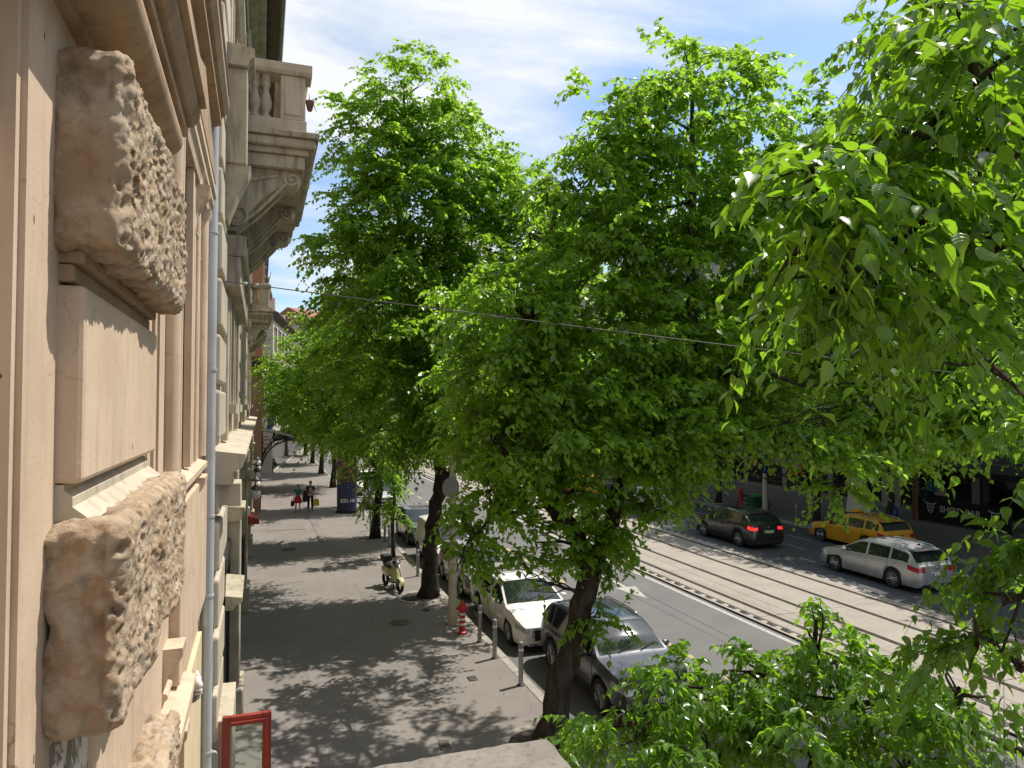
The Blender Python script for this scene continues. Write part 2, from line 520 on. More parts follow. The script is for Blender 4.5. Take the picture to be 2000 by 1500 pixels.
# ------------------------------------------------------------------ the ground, roads, track, pavements
def sheet(name, x0, x1, y0, y1, z, mat, parent=None, kind='structure', n=1):
    m = MB()
    m.add([(x0, y0, z), (x1, y0, z), (x1, y1, z), (x0, y1, z)], [(0, 1, 2, 3)])
    o = m.build(name, mat, parent, fixn=False)
    if parent is None: o['kind'] = kind
    return o
sheet('ground', -900, 900, -700, 1400, -.05, M['pavement_far'])
road = sheet('road', 5.9, 13.98, -30, 240, 0, M['road'])
road2 = sheet('road', 19.92, 27.1, -30, 240, 0, M['road_far'])
m = MB(); m.box(-.9, 5.72, -20, 240, -.04, .12)
pav = m.build('pavement', M['pavement']); pav['kind'] = 'structure'
m = MB(); m.box(27.25, 37.2, -30, 240, -.04, .12)
pav2 = m.build('pavement', M['pavement_far']); pav2['kind'] = 'structure'
# asphalt repairs on the near pavement
rnd = random.Random(5)
for pz, (x0, x1, y0, y1) in enumerate(((1.1, 3.6, 17.0, 20.2), (3.2, 4.3, 11.8, 26.0), (.2, 1.5, 23, 27), (2.0, 4.6, 30, 33), (.4, 2.2, 38, 44), (2.6, 3.0, 34, 52))):
    m = MB()
    pts = []
    for (a, b_) in ((x0, y0), (x1, y0), (x1, y1), (x0, y1)):
        pts.append((a + rnd.uniform(-.06, .06), b_ + rnd.uniform(-.08, .08), .124 + .003 * pz))
    m.add(pts, [(0, 1, 2, 3)])
    m.build('asphalt_patch', M['patch'], pav, fixn=False)
# kerb stones, each one a piece
m = MB(); m.rbox(-.105, .105, 0, 1.0, -.04, .135, .018)
k0 = m.build('kerb_stone', M['kerb'], pav)
k0.location = (5.83, 3.0, 0)
for i in range(1, 66):
    share(k0, pav, (5.83 + rnd.uniform(-.008, .008), 3.0 + i * 1.012, rnd.uniform(-.008, .006)), (0, 0, rnd.uniform(-.006, .006)))
m = MB(); m.box(5.73, 5.93, 69.9, 240, -.04, .13); m.box(5.73, 5.93, -20, 2.98, -.04, .13)
m.build('kerb_line', M['kerb'], pav)['kind'] = 'stuff'
k1 = k0.copy(); COL.objects.link(k1); k1.parent = pav2; k1.location = (27.16, 10, 0); KIDS.setdefault(pav2, []).append(k1)
for i in range(1, 60):
    share(k1, pav2, (27.16 + rnd.uniform(-.008, .008), 10 + i * 1.012, rnd.uniform(-.008, .006)))
m = MB(); m.box(27.06, 27.26, 70.8, 240, -.04, .13); m.box(27.06, 27.26, -30, 9.98, -.04, .13)
m.build('kerb_line', M['kerb'], pav2)['kind'] = 'stuff'
# tram bed
m = MB(); m.box(13.98, 19.92, -30, 240, -.04, .035)
bed = m.build('tram_track', M['groove']); bed['kind'] = 'structure'
lanes = [(14.28, 14.67), (14.84, 16.09), (16.27, 17.63), (17.81, 19.06), (19.24, 19.64)]
for (a, b_) in lanes:
    w2 = (b_ - a) / 2
    m = MB(); m.rbox(-w2, w2, 0, 5.98, .0, .085, .008)
    s0 = m.build('concrete_slab', M['concrete'], bed)
    s0.location = ((a + b_) / 2, 0, 0)
    for i in range(1, 17):
        share(s0, bed, ((a + b_) / 2, i * 6.0, rnd.uniform(-.004, .004)))
    m = MB(); m.box(a, b_, 102, 240, 0, .083); m.box(a, b_, -30, -.02, 0, .083)
    m.build('concrete_strip', M['concrete'], bed)['kind'] = 'stuff'
for xr in (14.75, 16.18, 17.72, 19.15):
    m = MB()
    m.box(xr - .055, xr + .015, -30, 240, .03, .088)
    m.box(xr + .055, xr + .075, -30, 240, .03, .086)
    m.build('rail', M['rail'], bed)
# separators: pale edge strip with dark blocks
for (xs, xb) in ((13.99, 14.13), (19.77, 19.77)):
    pass
m = MB(); m.box(13.98, 14.27, -30, 240, 0, .06); m.box(19.65, 19.92, -30, 240, 0, .06)
m.build('edge_strip', M['kerb'], bed)
m = MB(); m.grid(lambda u, v: ((u - .5) * .2, (v - .5) * .40, .055 + .085 * max(0, math.sin(PI * u)) ** .6 * max(0, math.sin(PI * v)) ** .5), 6, 8)
b0 = m.build('separator_block', M['block'], bed, True, fixn=False)
b0.location = (14.17, 8, 0)
for i in range(1, 95):
    share(b0, bed, (14.17 + rnd.uniform(-.01, .01), 8 + i * .62, rnd.uniform(-.02, .005)), (0, 0, rnd.uniform(-.06, .06)))
for i in range(0, 95):
    share(b0, bed, (19.76 + rnd.uniform(-.01, .01), 9 + i * .62, rnd.uniform(-.02, .005)), (0, 0, rnd.uniform(-.06, .06)))
# road markings
def flat(name, pts, mat, parent, z=.004):
    m = MB(); m.add([(x, y, z) for x, y in pts], [tuple(range(len(pts)))])
    return m.build(name, mat, parent, fixn=False)
flat('edge_line', [(13.66, -20), (13.82, -20), (13.82, 200), (13.66, 200)], M['mark_white'], road)
for i in range(-2, 24):
    y = 18.6 + i * 2.72
    flat('yellow_dash', [(10.44, y), (10.58, y), (10.58, y + 1.4), (10.44, y + 1.4)], M['mark_yellow'], road)
for y in (21.2, 58.0):
    flat('lane_arrow', [(12.22, y + 4.6), (12.22, y + 1.55), (11.86, y + 1.55), (12.28, y), (12.70, y + 1.55), (12.36, y + 1.55), (12.36, y + 4.6)], M['mark_white'], road)
for i in range(-1, 12):
    y = 21.5 + i * 4.4
    flat('lane_dash', [(23.05, y), (23.17, y), (23.17, y + 2.2), (23.05, y + 2.2)], M['mark_far'], road2)
    flat('lane_dash', [(24.75, y + 1.5), (24.87, y + 1.5), (24.87, y + 3.2), (24.75, y + 3.2)], M['mark_far'], road2)
# manhole covers, valve covers and leaf litter
def manhole(parent, x, y, r, z, label=None):
    m = MB(); m.lathe([(r, z), (r, z + .008), (r * .9, z + .008), (r * .88, z + .004), (.001, z + .004)], (x, y, 0), 24, caps=False)
    o = m.build('manhole_cover', M['dark_iron'] if False else M['rail'], parent, True, 30)
    m = MB()
    for k in range(-3, 4):
        h = math.sqrt(max(0, (r * .82) ** 2 - (k * r * .23) ** 2))
        m.box(x - h, x + h, y + k * r * .23 - .012, y + k * r * .23 + .012, z + .004, z + .010)
    m.build('cover_rib', M['rail'], o)
manhole(pav, 3.9, 20.9, .30, .140); manhole(pav, 1.2, 33, .33, .140); manhole(road, 9.0, 17.0, .33, .004); manhole(road2, 21.3, 25, .33, .004); manhole(road, 12.9, 30.5, .33, .004)
for (x, y) in ((4.7, 16.1), (4.9, 21.9), (3.3, 13.1), (4.6, 27.5)):
    m = MB(); m.rbox(x - .1, x + .1, y - .13, y + .13, .118, .146, .01); m.build('valve_cover', M['rail'], pav)
lv = np.random.default_rng(8); m = MB()
for i in range(700):
    if i < 450: x, y, z = lv.uniform(-.3, 5.7), lv.uniform(11, 40), .146
    else: x, y, z = 5.98 + abs(lv.normal()) * .18, lv.uniform(11, 45), .012
    a = lv.uniform(0, 6.28); L = lv.uniform(.03, .07); c_, s_ = math.cos(a), math.sin(a)
    m.add([(x, y, z), (x + L * .5 * c_ - L * .25 * s_, y + L * .5 * s_ + L * .25 * c_, z + .012), (x + L * c_, y + L * s_, z + .002), (x + L * .5 * c_ + L * .25 * s_, y + L * .5 * s_ - L * .25 * c_, z + .008)], [(0, 1, 2, 3)])
lit = m.build('fallen_leaves', simple('dry_leaf', (.20, .15, .06), .8, 0, .5, 3, world=True), fixn=False)
tag(lit, 'scattered dry leaves on the pavement and along the kerb', kind='stuff')
# tree pits
def pit(parent, x, y, r=.8):
    m = MB(); m.lathe([(r, .115), (r * 1.0, .132), (r * .6, .14), (.05, .15)], (x, y, 0), 20)
    o = m.build('tree_pit', M['soil'], parent, True)
    m = MB(); m.lathe([(r + .16, .115), (r + .15, .15), (r + .02, .15), (r, .115)], (x, y, 0), 24, caps=False)
    m.build('pit_edge', M['kerb'], parent, True)
for y in (12.6, 23.4, 34.5, 45.5): pit(pav, 5.02, y, .62)
pit(pav, 5.2, 29.75, .45)
for y in (30.8, 39.5, 50.5): pit(pav2, 28.1, y, .6)

# ------------------------------------------------------------------ rough blocks (vermiculated masonry)
def rough_block(name, x0, x1, y0, y1, z0, z1, parent, seed, res=.0105, amp=1.0):
    """boulder-faced block: smooth worn sides, pitted front (the +X face)"""
    mb = MB()
    R = .07
    c = Vector(((x0 + x1) / 2, (y0 + y1) / 2, (z0 + z1) / 2)); h = Vector(((x1 - x0) / 2, (y1 - y0) / 2, (z1 - z0) / 2))
    off = Vector((seed * 3.1, seed * 1.7, seed * 2.3))
    def warp(p):
        q = Vector((max(-h.x + R, min(h.x - R, p.x)), max(-h.y + R, min(h.y - R, p.y)), max(-h.z + R, min(h.z - R, p.z))))
        d = p - q
        n = d.normalized() if d.length > 1e-6 else Vector((1, 0, 0))
        s = q + n * min(R, d.length) if d.length > 1e-6 else p
        if d.length > R: s = q + n * R
        w = s + c + off
        front = max(0.0, n.x) ** 1.5
        big = mnoise.noise(w * 2.3) * .030 + mnoise.noise(w * 5.3) * .016
        f = .010 * mnoise.noise(w * 26.0) + .006 * mnoise.noise(w * 55)
        if front > .05:
            q1 = w * 9.0
            j = Vector((mnoise.noise(q1), mnoise.noise(q1 + Vector((7, 3, 1))), mnoise.noise(q1 + Vector((2, 9, 4))))) * .35
            dd, pp = mnoise.voronoi(Vector((w.x * 19.0, w.y * 15.0, w.z * 19.0)) + j)
            size = .30 + .28 * mnoise.noise(pp[0] * 3.7)
            k = max(0.0, min(1.0, (size - dd[0]) / .16))
            k = k * k * (3 - 2 * k)
            f -= .034 * k * front
            e = max(0.0, min(1.0, (dd[1] - dd[0]) / .35))
            f += .012 * (1 - e) * front
            d2 = mnoise.voronoi(w * 7.0 + j)[0]
            f -= .03 * max(0.0, 1 - d2[0] * 2.4) * front
        else:
            dv = mnoise.voronoi(w * 4.2)[0]
            f -= .055 * max(0.0, 1 - dv[0] * 2.6) + .022 * max(0.0, mnoise.noise(w * 13.0) - .08) + .02 * abs(mnoise.noise(w * 6.0))
            d3 = mnoise.voronoi(w * 11.0)[0]
            f -= .022 * max(0.0, 1 - d3[0] * 3.2)
        return c + s + n * (big + f) * amp
    def face(fix, sgn, na, nb):
        ax = [0, 1, 2]; ax.remove(fix)
        def fn(u, v):
            p = Vector((0, 0, 0)); p[fix] = sgn * h[fix]
            p[ax[0]] = (u * 2 - 1) * h[ax[0]]; p[ax[1]] = (v * 2 - 1) * h[ax[1]]
            return warp(p)
        mb.grid(fn, na, nb)
    nx = max(6, int(2 * h.x / res)); ny = max(6, int(2 * h.y / res)); nz_ = max(6, int(2 * h.z / res))
    face(0, 1, ny, nz_); face(1, -1, nx, nz_); face(1, 1, nx, nz_); face(2, 1, nx, ny); face(2, -1, nx, ny)
    me_o = mb.build(name, M['rough'], parent, True, fixn=False)
    bm = bmesh.new(); bm.from_mesh(me_o.data)
    bmesh.ops.remove_doubles(bm, verts=bm.verts, dist=.0015)
    bmesh.ops.recalc_face_normals(bm, faces=bm.faces)
    bm.to_mesh(me_o.data); bm.free()
    return me_o

# ------------------------------------------------------------------ near building
b1 = empty('apartment_building', (-.9, 3, 0))
tag(b1, 'beige plaster house front with boulder-faced stone blocks beside the grey drainpipe', 'building')
m = MB()
m.box(-6, -.87, -14, 2.73, 0, 13.5)
m.box(-6, -.771, 2.73, 2.775, 0, 13.5)
m.box(-6, -.75, 2.775, 7.0, 0, 13.5)
m.box(-6, -1.02, 7.0, 8.0, 0, 13.5)
m.box(-6, -.75, 8.0, 10.45, 3.55, 13.5)
m.build('wall', M['beige'], b1)
m = MB(); m.box(-6, -.70, 8.0, 10.2, 0, 3.54); m.box(-6, -.76, 10.201, 10.45, 0, 3.54); m.box(-6, -.72, 5.45, 7.0, 0, 3.9)
m.build('lower_wall', M['cream_lower'], b1)
rough_block('rough_block', -.80, -.50, 3.10, 5.28, 7.10, 7.90, b1, 1)
rough_block('rough_block', -.80, -.49, 3.06, 5.40, 5.24, 6.05, b1, 2)
rough_block('rough_block', -.80, -.50, 3.10, 5.36, 3.55, 4.46, b1, 3)
rough_block('rough_block', -.80, -.50, 3.10, 5.36, 1.7, 2.55, b1, 4, .03)
def dressed(x1, y0, y1, z0, z1, seed):
    m = MB(); m.rbox(-.8, x1, y0, y1, z0, z1, .022)
    o = m.build('smooth_block', M['beige'], b1)
    return o
dressed(-.655, 3.19, 5.24, 6.19, 6.97, 1)
dressed(-.665, 3.62, 5.30, 4.50, 5.21, 2)
dressed(-.66, 3.2, 5.26, 2.6, 3.5, 3)
m = MB(); m.box(-.8, -.705, 3.19, 3.66, 4.5, 5.3); m.build('peeling_plaster', M['peel'], b1)
# joint mouldings between the blocks
m = MB()
m.rbox(-.8, -.66, 3.19, 5.22, 7.055, 7.11, .012); m.rbox(-.8, -.695, 3.19, 5.2, 6.98, 7.052, .012)
m.build('joint_moulding', M['beige_dark'], b1)
m = MB()
m.prism([(-.8, 6.04), (-.62, 6.04), (-.66, 6.075), (-.69, 6.10), (-.69, 6.135), (-.72, 6.165), (-.72, 6.187), (-.8, 6.187)], 2.0, 'XZ', 3.2)
m.build('joint_moulding', M['cream'], b1)
# entablature above the top block: big roll and stepped fascias
m = MB()
pf = [(-.80, 8.02), (-.70, 8.02), (-.70, 8.06), (-.66, 8.06)]
for i in range(9):
    a = -PI * .62 + PI * .95 * i / 8
    pf.append((-.585 + .105 * math.cos(a), 8.165 + .105 * math.sin(a)))
pf += [(-.51, 8.26), (-.80, 8.26)]
m.prism(pf, 12.0, 'XZ', -7.1)
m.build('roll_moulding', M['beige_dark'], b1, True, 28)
m = MB()
m.prism([(-.8, 8.262), (-.47, 8.262), (-.47, 8.33), (-.44, 8.33), (-.40, 8.40), (-.40, 8.46), (-.36, 8.47), (-.36, 8.56), (-.80, 8.64)], 12.2, 'XZ', -7.1)
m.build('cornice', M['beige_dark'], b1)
m = MB()
m.prism([(-.8, 10.05), (-.64, 10.05), (-.62, 10.17), (-.53, 10.20), (-.53, 10.30), (-.49, 10.32), (-.44, 10.42), (-.44, 10.52), (-.8, 10.62)], 17.2, 'XZ', -7.1)
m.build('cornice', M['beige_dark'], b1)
m = MB(); m.box(-.8, -.425, -7.1, 10.14, 10.625, 10.65)
m.build('cornice_flashing', M['zinc'], b1)
# window between pier and drainpipe: architrave mouldings, hood, brackets, sill
m = MB()
for (yy, r, xx) in ((6.55, .085, -.72), (6.86, .03, -.71), (9.72, .085, -.73), (8.9, .035, -.72)):
    m = MB(); m.tube([(xx, yy, 5.86), (xx, yy, 8.9)], r, 10)
    m.build('colonnette', M['beige'], b1, True, 40)
m = MB()
for (y0, y1, x1) in ((5.46, 5.60, -.735), (5.62, 5.72, -.715), (5.74, 6.0, -.70), (6.06, 6.16, -.725), (6.2, 6.36, -.74), (6.95, 7.05, -.67), (8.0, 8.16, -.68), (8.24, 8.34, -.71), (8.42, 8.62, -.70), (9.1, 9.22, -.70), (9.3, 9.44, -.715), (10.0, 10.2, -.70)):
    m = MB(); m.box(-.82, x1, y0, y1, 5.86, 8.95)
    m.build('architrave', M['beige'], b1)
win = MB(); win.box(-1.06, -1.03, 7.0, 8.0, 5.9, 8.9)
wf = win.build('window', M['win_glass'], b1)
m = MB()
for (y0, y1, z0, z1) in ((7.0, 7.08, 5.9, 8.9), (7.92, 8.0, 5.9, 8.9), (7.46, 7.54, 5.9, 8.9), (7.0, 8.0, 7.9, 7.98), (7.0, 8.0, 5.9, 5.98)):
    m.box(-1.029, -.99, y0, y1, z0, z1)
m.build('window_frame', M['brown_wood'], wf)
m = MB()
m.prism([(-.8, 8.96), (-.66, 8.96), (-.64, 9.06), (-.61, 9.10), (-.61, 9.18), (-.58, 9.22), (-.58, 9.30), (-.8, 9.36)], 4.1, 'XZ', 6.0)
m.build('window_hood', M['beige'], b1)
m = MB()
m.prism([(6.05, 9.365), (9.95, 9.365), (9.95, 9.44), (8.0, 10.03), (6.05, 9.44)], .2, 'YZ', -.78)
m.build('pediment', M['beige_dark'], b1)
def bracket(y, z, h=.52, d=.20, w=.24):
    m = MB()
    pl = [(-.8, z), (-.8 + d + .08, z), (-.8 + d + .08, z - .07), (-.8 + d + .04, z - .14)]
    pl += [(-.8 + d * .72, z - h * .5), (-.8 + d * .5, z - h * .75), (-.8 + d * .42, z - h), (-.8, z - h)]
    m.prism(pl, w, 'XZ', y)
    m.tube([(-.8 + d + .02, y - .015, z - .11), (-.8 + d + .02, y + w + .015, z - .11)], .032, 12)
    m.tube([(-.8 + d * .5, y - .015, z - h + .06), (-.8 + d * .5, y + w + .015, z - h + .06)], .035, 12)
    return m.build('bracket', M['beige'], b1, True, 35)
bracket(6.35, 8.95, .5, .12); bracket(8.55, 8.95, .6, .16); bracket(9.6, 8.95, .7, .10)
m = MB()
m.prism([(-.8, 5.66), (-.68, 5.66), (-.67, 5.70), (-.62, 5.74), (-.62, 5.80), (-.8, 5.855)], 4.0, 'XZ', 5.6)
m.build('window_sill', M['beige'], b1)
bracket(6.3, 5.66, .62, .12, .5); bracket(8.9, 5.66, .62, .12, .5)
m = MB(); m.rbox(-.8, -.655, 7.0, 10.15, 4.0, 5.6, .02); m.build('apron_panel', M['beige'], b1)
m = MB()
m.prism([(-.8, 3.56), (-.70, 3.56), (-.66, 3.66), (-.60, 3.72), (-.58, 3.74), (-.58, 3.82), (-.56, 3.86), (-.56, 3.93), (-.8, 4.0)], 1.9, 'XZ', 5.6)
m.build('string_course', M['beige'], b1)
bracket(5.75, 3.56, .5, .12, .3); bracket(7.1, 3.56, .5, .12, .3)
bracket(6.6, 4.46, .45, .12, .3)
# broken corner of the ledge: bare mortar lumps
m = MB(); r5 = random.Random(9)
for i in range(14):
    m.ell((-.57 + r5.uniform(-.04, .03), 7.5 + r5.uniform(-.05, .10), 3.80 + r5.uniform(-.12, .14)), (r5.uniform(.03, .07), r5.uniform(.03, .06), r5.uniform(.03, .07)), 7, 5)
m.build('broken_mortar', M['peel'], b1, True)
# stone slab of the portal below the window
m = MB()
rs = random.Random(3)
top = []
N = 40
edge = [(-.7 + 2.82 * i / N, 5.22 + rs.uniform(-.014, .014)) for i in range(N)] + [(2.12, 5.2)] + [(2.12 + rs.uniform(-.012, .012), 5.2 - 5.4 * i / N) for i in range(1, N)]
poly = edge + [(2.1, -.3), (-.7, -.3)]
n = len(poly)
m.add([(x, y, 3.9) for x, y in poly] + [(x, y, 3.62) for x, y in poly], [tuple(range(n)), tuple(range(2 * n - 1, n - 1, -1))] + [(i, i + n, (i + 1) % n + n, (i + 1) % n) for i in range(n)])
m.build('portal_slab', M['slab_stone'], b1)
for y in (0.0, 4.55):
    m = MB(); m.box(1.5, 1.95, y, y + .5, .1, 3.62); m.build('portal_pier', M['beige'], b1)
# drainpipe
m = MB()
m.tube([(-.645, 10.32, .14), (-.645, 10.32, 10.3)], .074, 14)
dp = m.build('drainpipe', M['pipe'], b1, True, 40)
m = MB()
for z in (1.9, 3.95, 5.0, 6.95, 8.8):
    m = MB()
    m.tube([(-.645, 10.32, z), (-.645, 10.32, z + .035)], .084, 14)
    m.box(-.78, -.72, 10.31, 10.33, z, z + .03)
    m.build('pipe_clamp', M['pipe'], dp, True, 40)

# ------------------------------------------------------------------ second building (cream), two stone balconies
b2 = empty('apartment_building', (-.9, 26, 0))
tag(b2, 'weathered cream stone house with quoins and two balustraded balconies past the drainpipe', 'building')
m = MB()
m.box(-8, -.62, 10.5, 42, 5.6, 18.2); m.box(-8, -.60, 10.5, 42, 0, 5.6)
m.build('wall', M['cream'], b2)
m = MB(); m.rbox(0, .15, 0, 1.7, 0, .68, .045)
q0 = m.build('quoin', M['cream'], b2, local=True); q0.location = Vector((-.68, 10.62, 6.02)) - wloc(b2)
base = wloc(b2)
for col_y in (10.62, 19.2, 27.6, 36.0):
    for i in range(15):
        if col_y == 10.62 and i == 0: continue
        share(q0, b2, Vector((-.68 + rs.uniform(-.008, .008), col_y + rs.uniform(-.02, .02), 6.02 + i * .78)) - base)
for col_y in (10.62, 19.0):
    for i in range(7):
        share(q0, b2, Vector((-.665 + rs.uniform(-.008, .008), col_y, .3 + i * .78)) - base)
# string course ledge
m = MB()
m.prism([(-.7, 5.40), (-.38, 5.40), (-.36, 5.56), (-.24, 5.62), (-.22, 5.74), (-.19, 5.75), (-.19, 5.81), (-.7, 5.88)], 31.3, 'XZ', 10.56)
m.build('string_course', M['cream'], b2)
for y in (10.7, 18.4, 27.0):
    m = MB(); m.rbox(-.7, -.26, y, y + .6, 5.1, 5.398, .01)
    m.build('course_block', M['cream'], b2)
# window bays with surrounds
for i, y in enumerate((13.4, 15.9, 21.8, 24.8, 30.2, 33.2, 39.0)):
    for z0, z1 in ((6.6, 8.9), (11.2, 13.6), (15.0, 16.9)):
        m = MB(); m.box(-.612, -.606, y, y + 1.2, z0, z1)
        w = m.build('window', M['win_glass'], b2)
        m = MB(); m.box(-.62, -.50, y - .22, y - .02, z0 - .1, z1 + .1); m.box(-.62, -.50, y + 1.22, y + 1.42, z0 - .1, z1 + .1)
        m.prism([(-.62, z1 + .1), (-.45, z1 + .1), (-.36, z1 + .26), (-.36, z1 + .34), (-.62, z1 + .4)], 1.9, 'XZ', y - .35)
        m.box(-.62, -.40, y - .3, y + 1.5, z0 - .26, z0 - .1)
        m.build('window_surround', M['cream'], w)
        m = MB(); m.box(-.605, -.58, y + .56, y + .64, z0, z1); m.box(-.605, -.58, y, y + 1.2, z1 - .8, z1 - .72)
        m.build('window_frame', M['brown_wood'], w)
# pilaster strips, giving the raking light something to catch
for y in (12.7, 18.5, 21.0, 26.4, 29.4, 35.0):
    m = MB()
    m.rbox(-.66, -.52, y, y + .5, 5.9, 17.6, .02)
    m.rbox(-.66, -.46, y - .06, y + .56, 9.6, 9.9, .02)
    m.build('pilaster', M['cream_dirty'], b2)
m = MB()
m.rbox(-.66, -.24, 11.45, 12.05, 10.15, 11.62, .02)
m.prism([(-.66, 11.62), (-.24, 11.62), (-.20, 11.72), (-.14, 11.78), (-.14, 11.90), (-.66, 11.96)], .8, 'XZ', 11.35)
m.prism([(-.66, 10.15), (-.66, 9.2), (-.50, 9.3), (-.36, 9.7), (-.22, 10.0), (-.18, 10.15)], .5, 'XZ', 11.5)
m.build('corner_pier', M['cream_dirty'], b2)
m = MB(); m.rbox(-.66, -.25, 12.3, 18.3, 8.9, 9.25, .03); m.rbox(-.66, -.33, 12.3, 18.3, 8.4, 8.9, .03)
m.build('window_hood', M['cream_dirty'], b2)
# roof cornice with dentils, brown eave boards, gutter
m = MB()
m.prism([(-.7, 17.2), (-.45, 17.2), (-.42, 17.5), (-.2, 17.6), (-.16, 17.95), (.02, 18.0), (.05, 18.22), (-.7, 18.3)], 31.5, 'XZ', 10.5)
m.build('roof_cornice', M['cream_dirty'], b2)
m = MB(); m.rbox(0, .22, 0, .3, 0, .24, .01)
d0 = m.build('dentil', M['cream_dirty'], b2, local=True); d0.location = Vector((-.19, 10.9, 17.68)) - base
for i in range(1, 52):
    share(d0, b2, Vector((-.19, 10.9 + i * .6, 17.68)) - base)
m = MB(); m.box(-.7, .42, 10.5, 42, 18.305, 18.40); m.build('eave', M['brown_wood'], b2)
m = MB()
m.prism([(.30, 18.41), (.42, 18.41)] + [(.50 + .09 * math.cos(a), 18.47 + .09 * math.sin(a)) for a in (-2.4, -1.6, -.8, 0, .5)] + [(.3, 18.56)], 31.5, 'XZ', 10.5)
m.build('gutter', M['zinc'], b2)
m = MB(); m.prism([(.3, 18.57), (-.7, 18.57), (-6, 21.5), (-8, 21.5), (-8, 18.2), (-.7, 18.41)], 31.4, 'XZ', 10.55); m.build('roof', M['roof'], b2)
# stone balcony
def balcony(y0, y1, xo, zs, sc=1.0):
    xw = -.62
    m = MB()
    m.rbox(xw, xo, y0, y1, zs - .10, zs, .015)
    m.rbox(xw, xo - .05, y0 + .05, y1 - .05, zs - .26, zs - .101, .04)
    m.rbox(xw, xo - .16, y0 + .14, y1 - .14, zs - .36, zs - .261, .01)
    m.rbox(xw, xo - .22, y0 + .2, y1 - .2, zs - .58, zs - .361, .02)
    b = m.build('balcony', M['cream_dirty'], b2)
    m = MB()
    for i in range(9):
        x = xw + .12 + i * (xo - .34 - xw) / 9
        m.rbox(x, x + .07, y0 + .145, y0 + .195, zs - .355, zs - .27, .01)
    m.build('egg_and_dart', M['cream_dirty'], b)
    # railing: plinth, balusters, posts, handrail
    m = MB()
    m.rbox(xw, xo - .20, y0 + .12, y0 + .42, zs + .001, zs + .22, .01)
    m.rbox(xo - .48, xo - .20, y0 + .421, y1 - .42, zs + .001, zs + .22, .01)
    m.rbox(xw, xo - .20, y1 - .419, y1 - .12, zs + .001, zs + .22, .01)
    m.build('railing_plinth', M['cream'], b)
    m = MB()
    m.rbox(xo - .62, xo - .22, y0 + .14, y0 + .48, zs + .221, zs + .97, .012)
    m.rbox(xo - .55, xo - .29, y0 + .12, y0 + .139, zs + .30, zs + .88, .004)
    m.build('railing_post', M['cream'], b)
    m = MB(); m.rbox(xo - .62, xo - .22, y1 - .48, y1 - .14, zs + .221, zs + .97, .012); m.build('railing_post', M['cream'], b)
    m = MB()
    m.prism([(y0 + .06, zs + 1.02), (y0 + .10, zs + .971), (y0 + .5, zs + .971), (y0 + .54, zs + 1.02), (y0 + .56, zs + 1.14), (y0 + .04, zs + 1.14)], xo - .12 - xw, 'YZ', xw)
    m.prism([(xo - .66, zs + 1.02), (xo - .62, zs + .971), (xo - .22, zs + .971), (xo - .18, zs + 1.02), (xo - .14, zs + 1.139), (xo - .7, zs + 1.139)], y1 - y0 - .65, 'XZ', y0 + .565)
    m.rbox(xo - .60, xo - .24, y0 + .16, y0 + .46, zs + 1.141, zs + 1.2, .01)
    m.build('handrail', M['cream'], b)
    prof = [(.085, 0), (.085, .06), (.05, .09), (.05, .12), (.085, .2), (.10, .27), (.075, .38), (.048, .48), (.048, .53), (.075, .6), (.06, .65), (.085, .69), (.085, .75)]
    m = MB(); m.lathe(prof, (0, 0, 0), 12)
    s0 = None
    pts = [(xw + .12 + .178 * i, y0 + .28) for i in range(int((xo - .72 - xw) / .178))] + [(xo - .40, y0 + .72 + .27 * i) for i in range(int((y1 - y0 - 1.3) / .27))]
    for (x, y) in pts:
        if s0 is None:
            s0 = m.build('baluster', M['cream'], b, True, 40, local=True); s0.location = Vector((x, y, zs + .221)) - wloc(b)
        else:
            share(s0, b, Vector((x, y, zs + .221)) - wloc(b))
    # scroll consoles
    L = xo - .30 - xw
    def spiral(cx_, cz, r, turns, dirn, a0):
        return [(cx_ + r * (1 - t) * math.cos(a0 + dirn * t * turns * 2 * PI), cz + r * (1 - t) * math.sin(a0 + dirn * t * turns * 2 * PI)) for t in [i / 22 for i in range(21)]]
    ny = 3
    for i in range(ny):
        yy = y0 + .35 + i * (y1 - y0 - 1.15) / (ny - 1)
        m = MB()
        z1 = zs - .585
        pl = [(xw, z1), (xw + L, z1), (xw + L + .03, z1 - .10), (xw + L - .02, z1 - .22), (xw + L - .14, z1 - .27)]
        for k in range(1, 9):
            t = k / 9
            pl.append((xw + L - .14 - (L - .46) * t, z1 - .27 - .62 * (t ** 1.5) + .05 * math.sin(PI * t)))
        pl += [(xw + .30, z1 - .98), (xw + .20, z1 - 1.08), (xw + .08, z1 - 1.08), (xw, z1 - 1.0)]
        m.prism(pl, .42, 'XZ', yy)
        for ys in (yy - .02, yy + .44):
            for (cx_, cz, r) in ((xw + .22, z1 - .80, .22), (xw + L - .12, z1 - .13, .13)):
                m.tube([(a, ys, b_) for a, b_ in spiral(cx_, cz, r, 1.6, 1, PI)], [.026] * 20 + [.012], 6)
            m.tube([(xw + .3, ys, z1 - .95), (xw + .55, ys, z1 - .72), (xw + .85, ys, z1 - .38), (xw + L - .2, ys, z1 - .2)], [.02, .03, .03, .02], 6)
            m.tube([(xw + .1, ys, z1 - .1), (xw + .35, ys, z1 - .22), (xw + .62, ys, z1 - .16), (xw + .85, ys, z1 - .1)], [.02, .035, .03, .02], 6)
        m.build('console', M['cream_dirty'], b, True, 35)
    return b
balcony(12.2, 17.9, .88, 11.04)
balcony(33.6, 38.2, .50, 10.75)
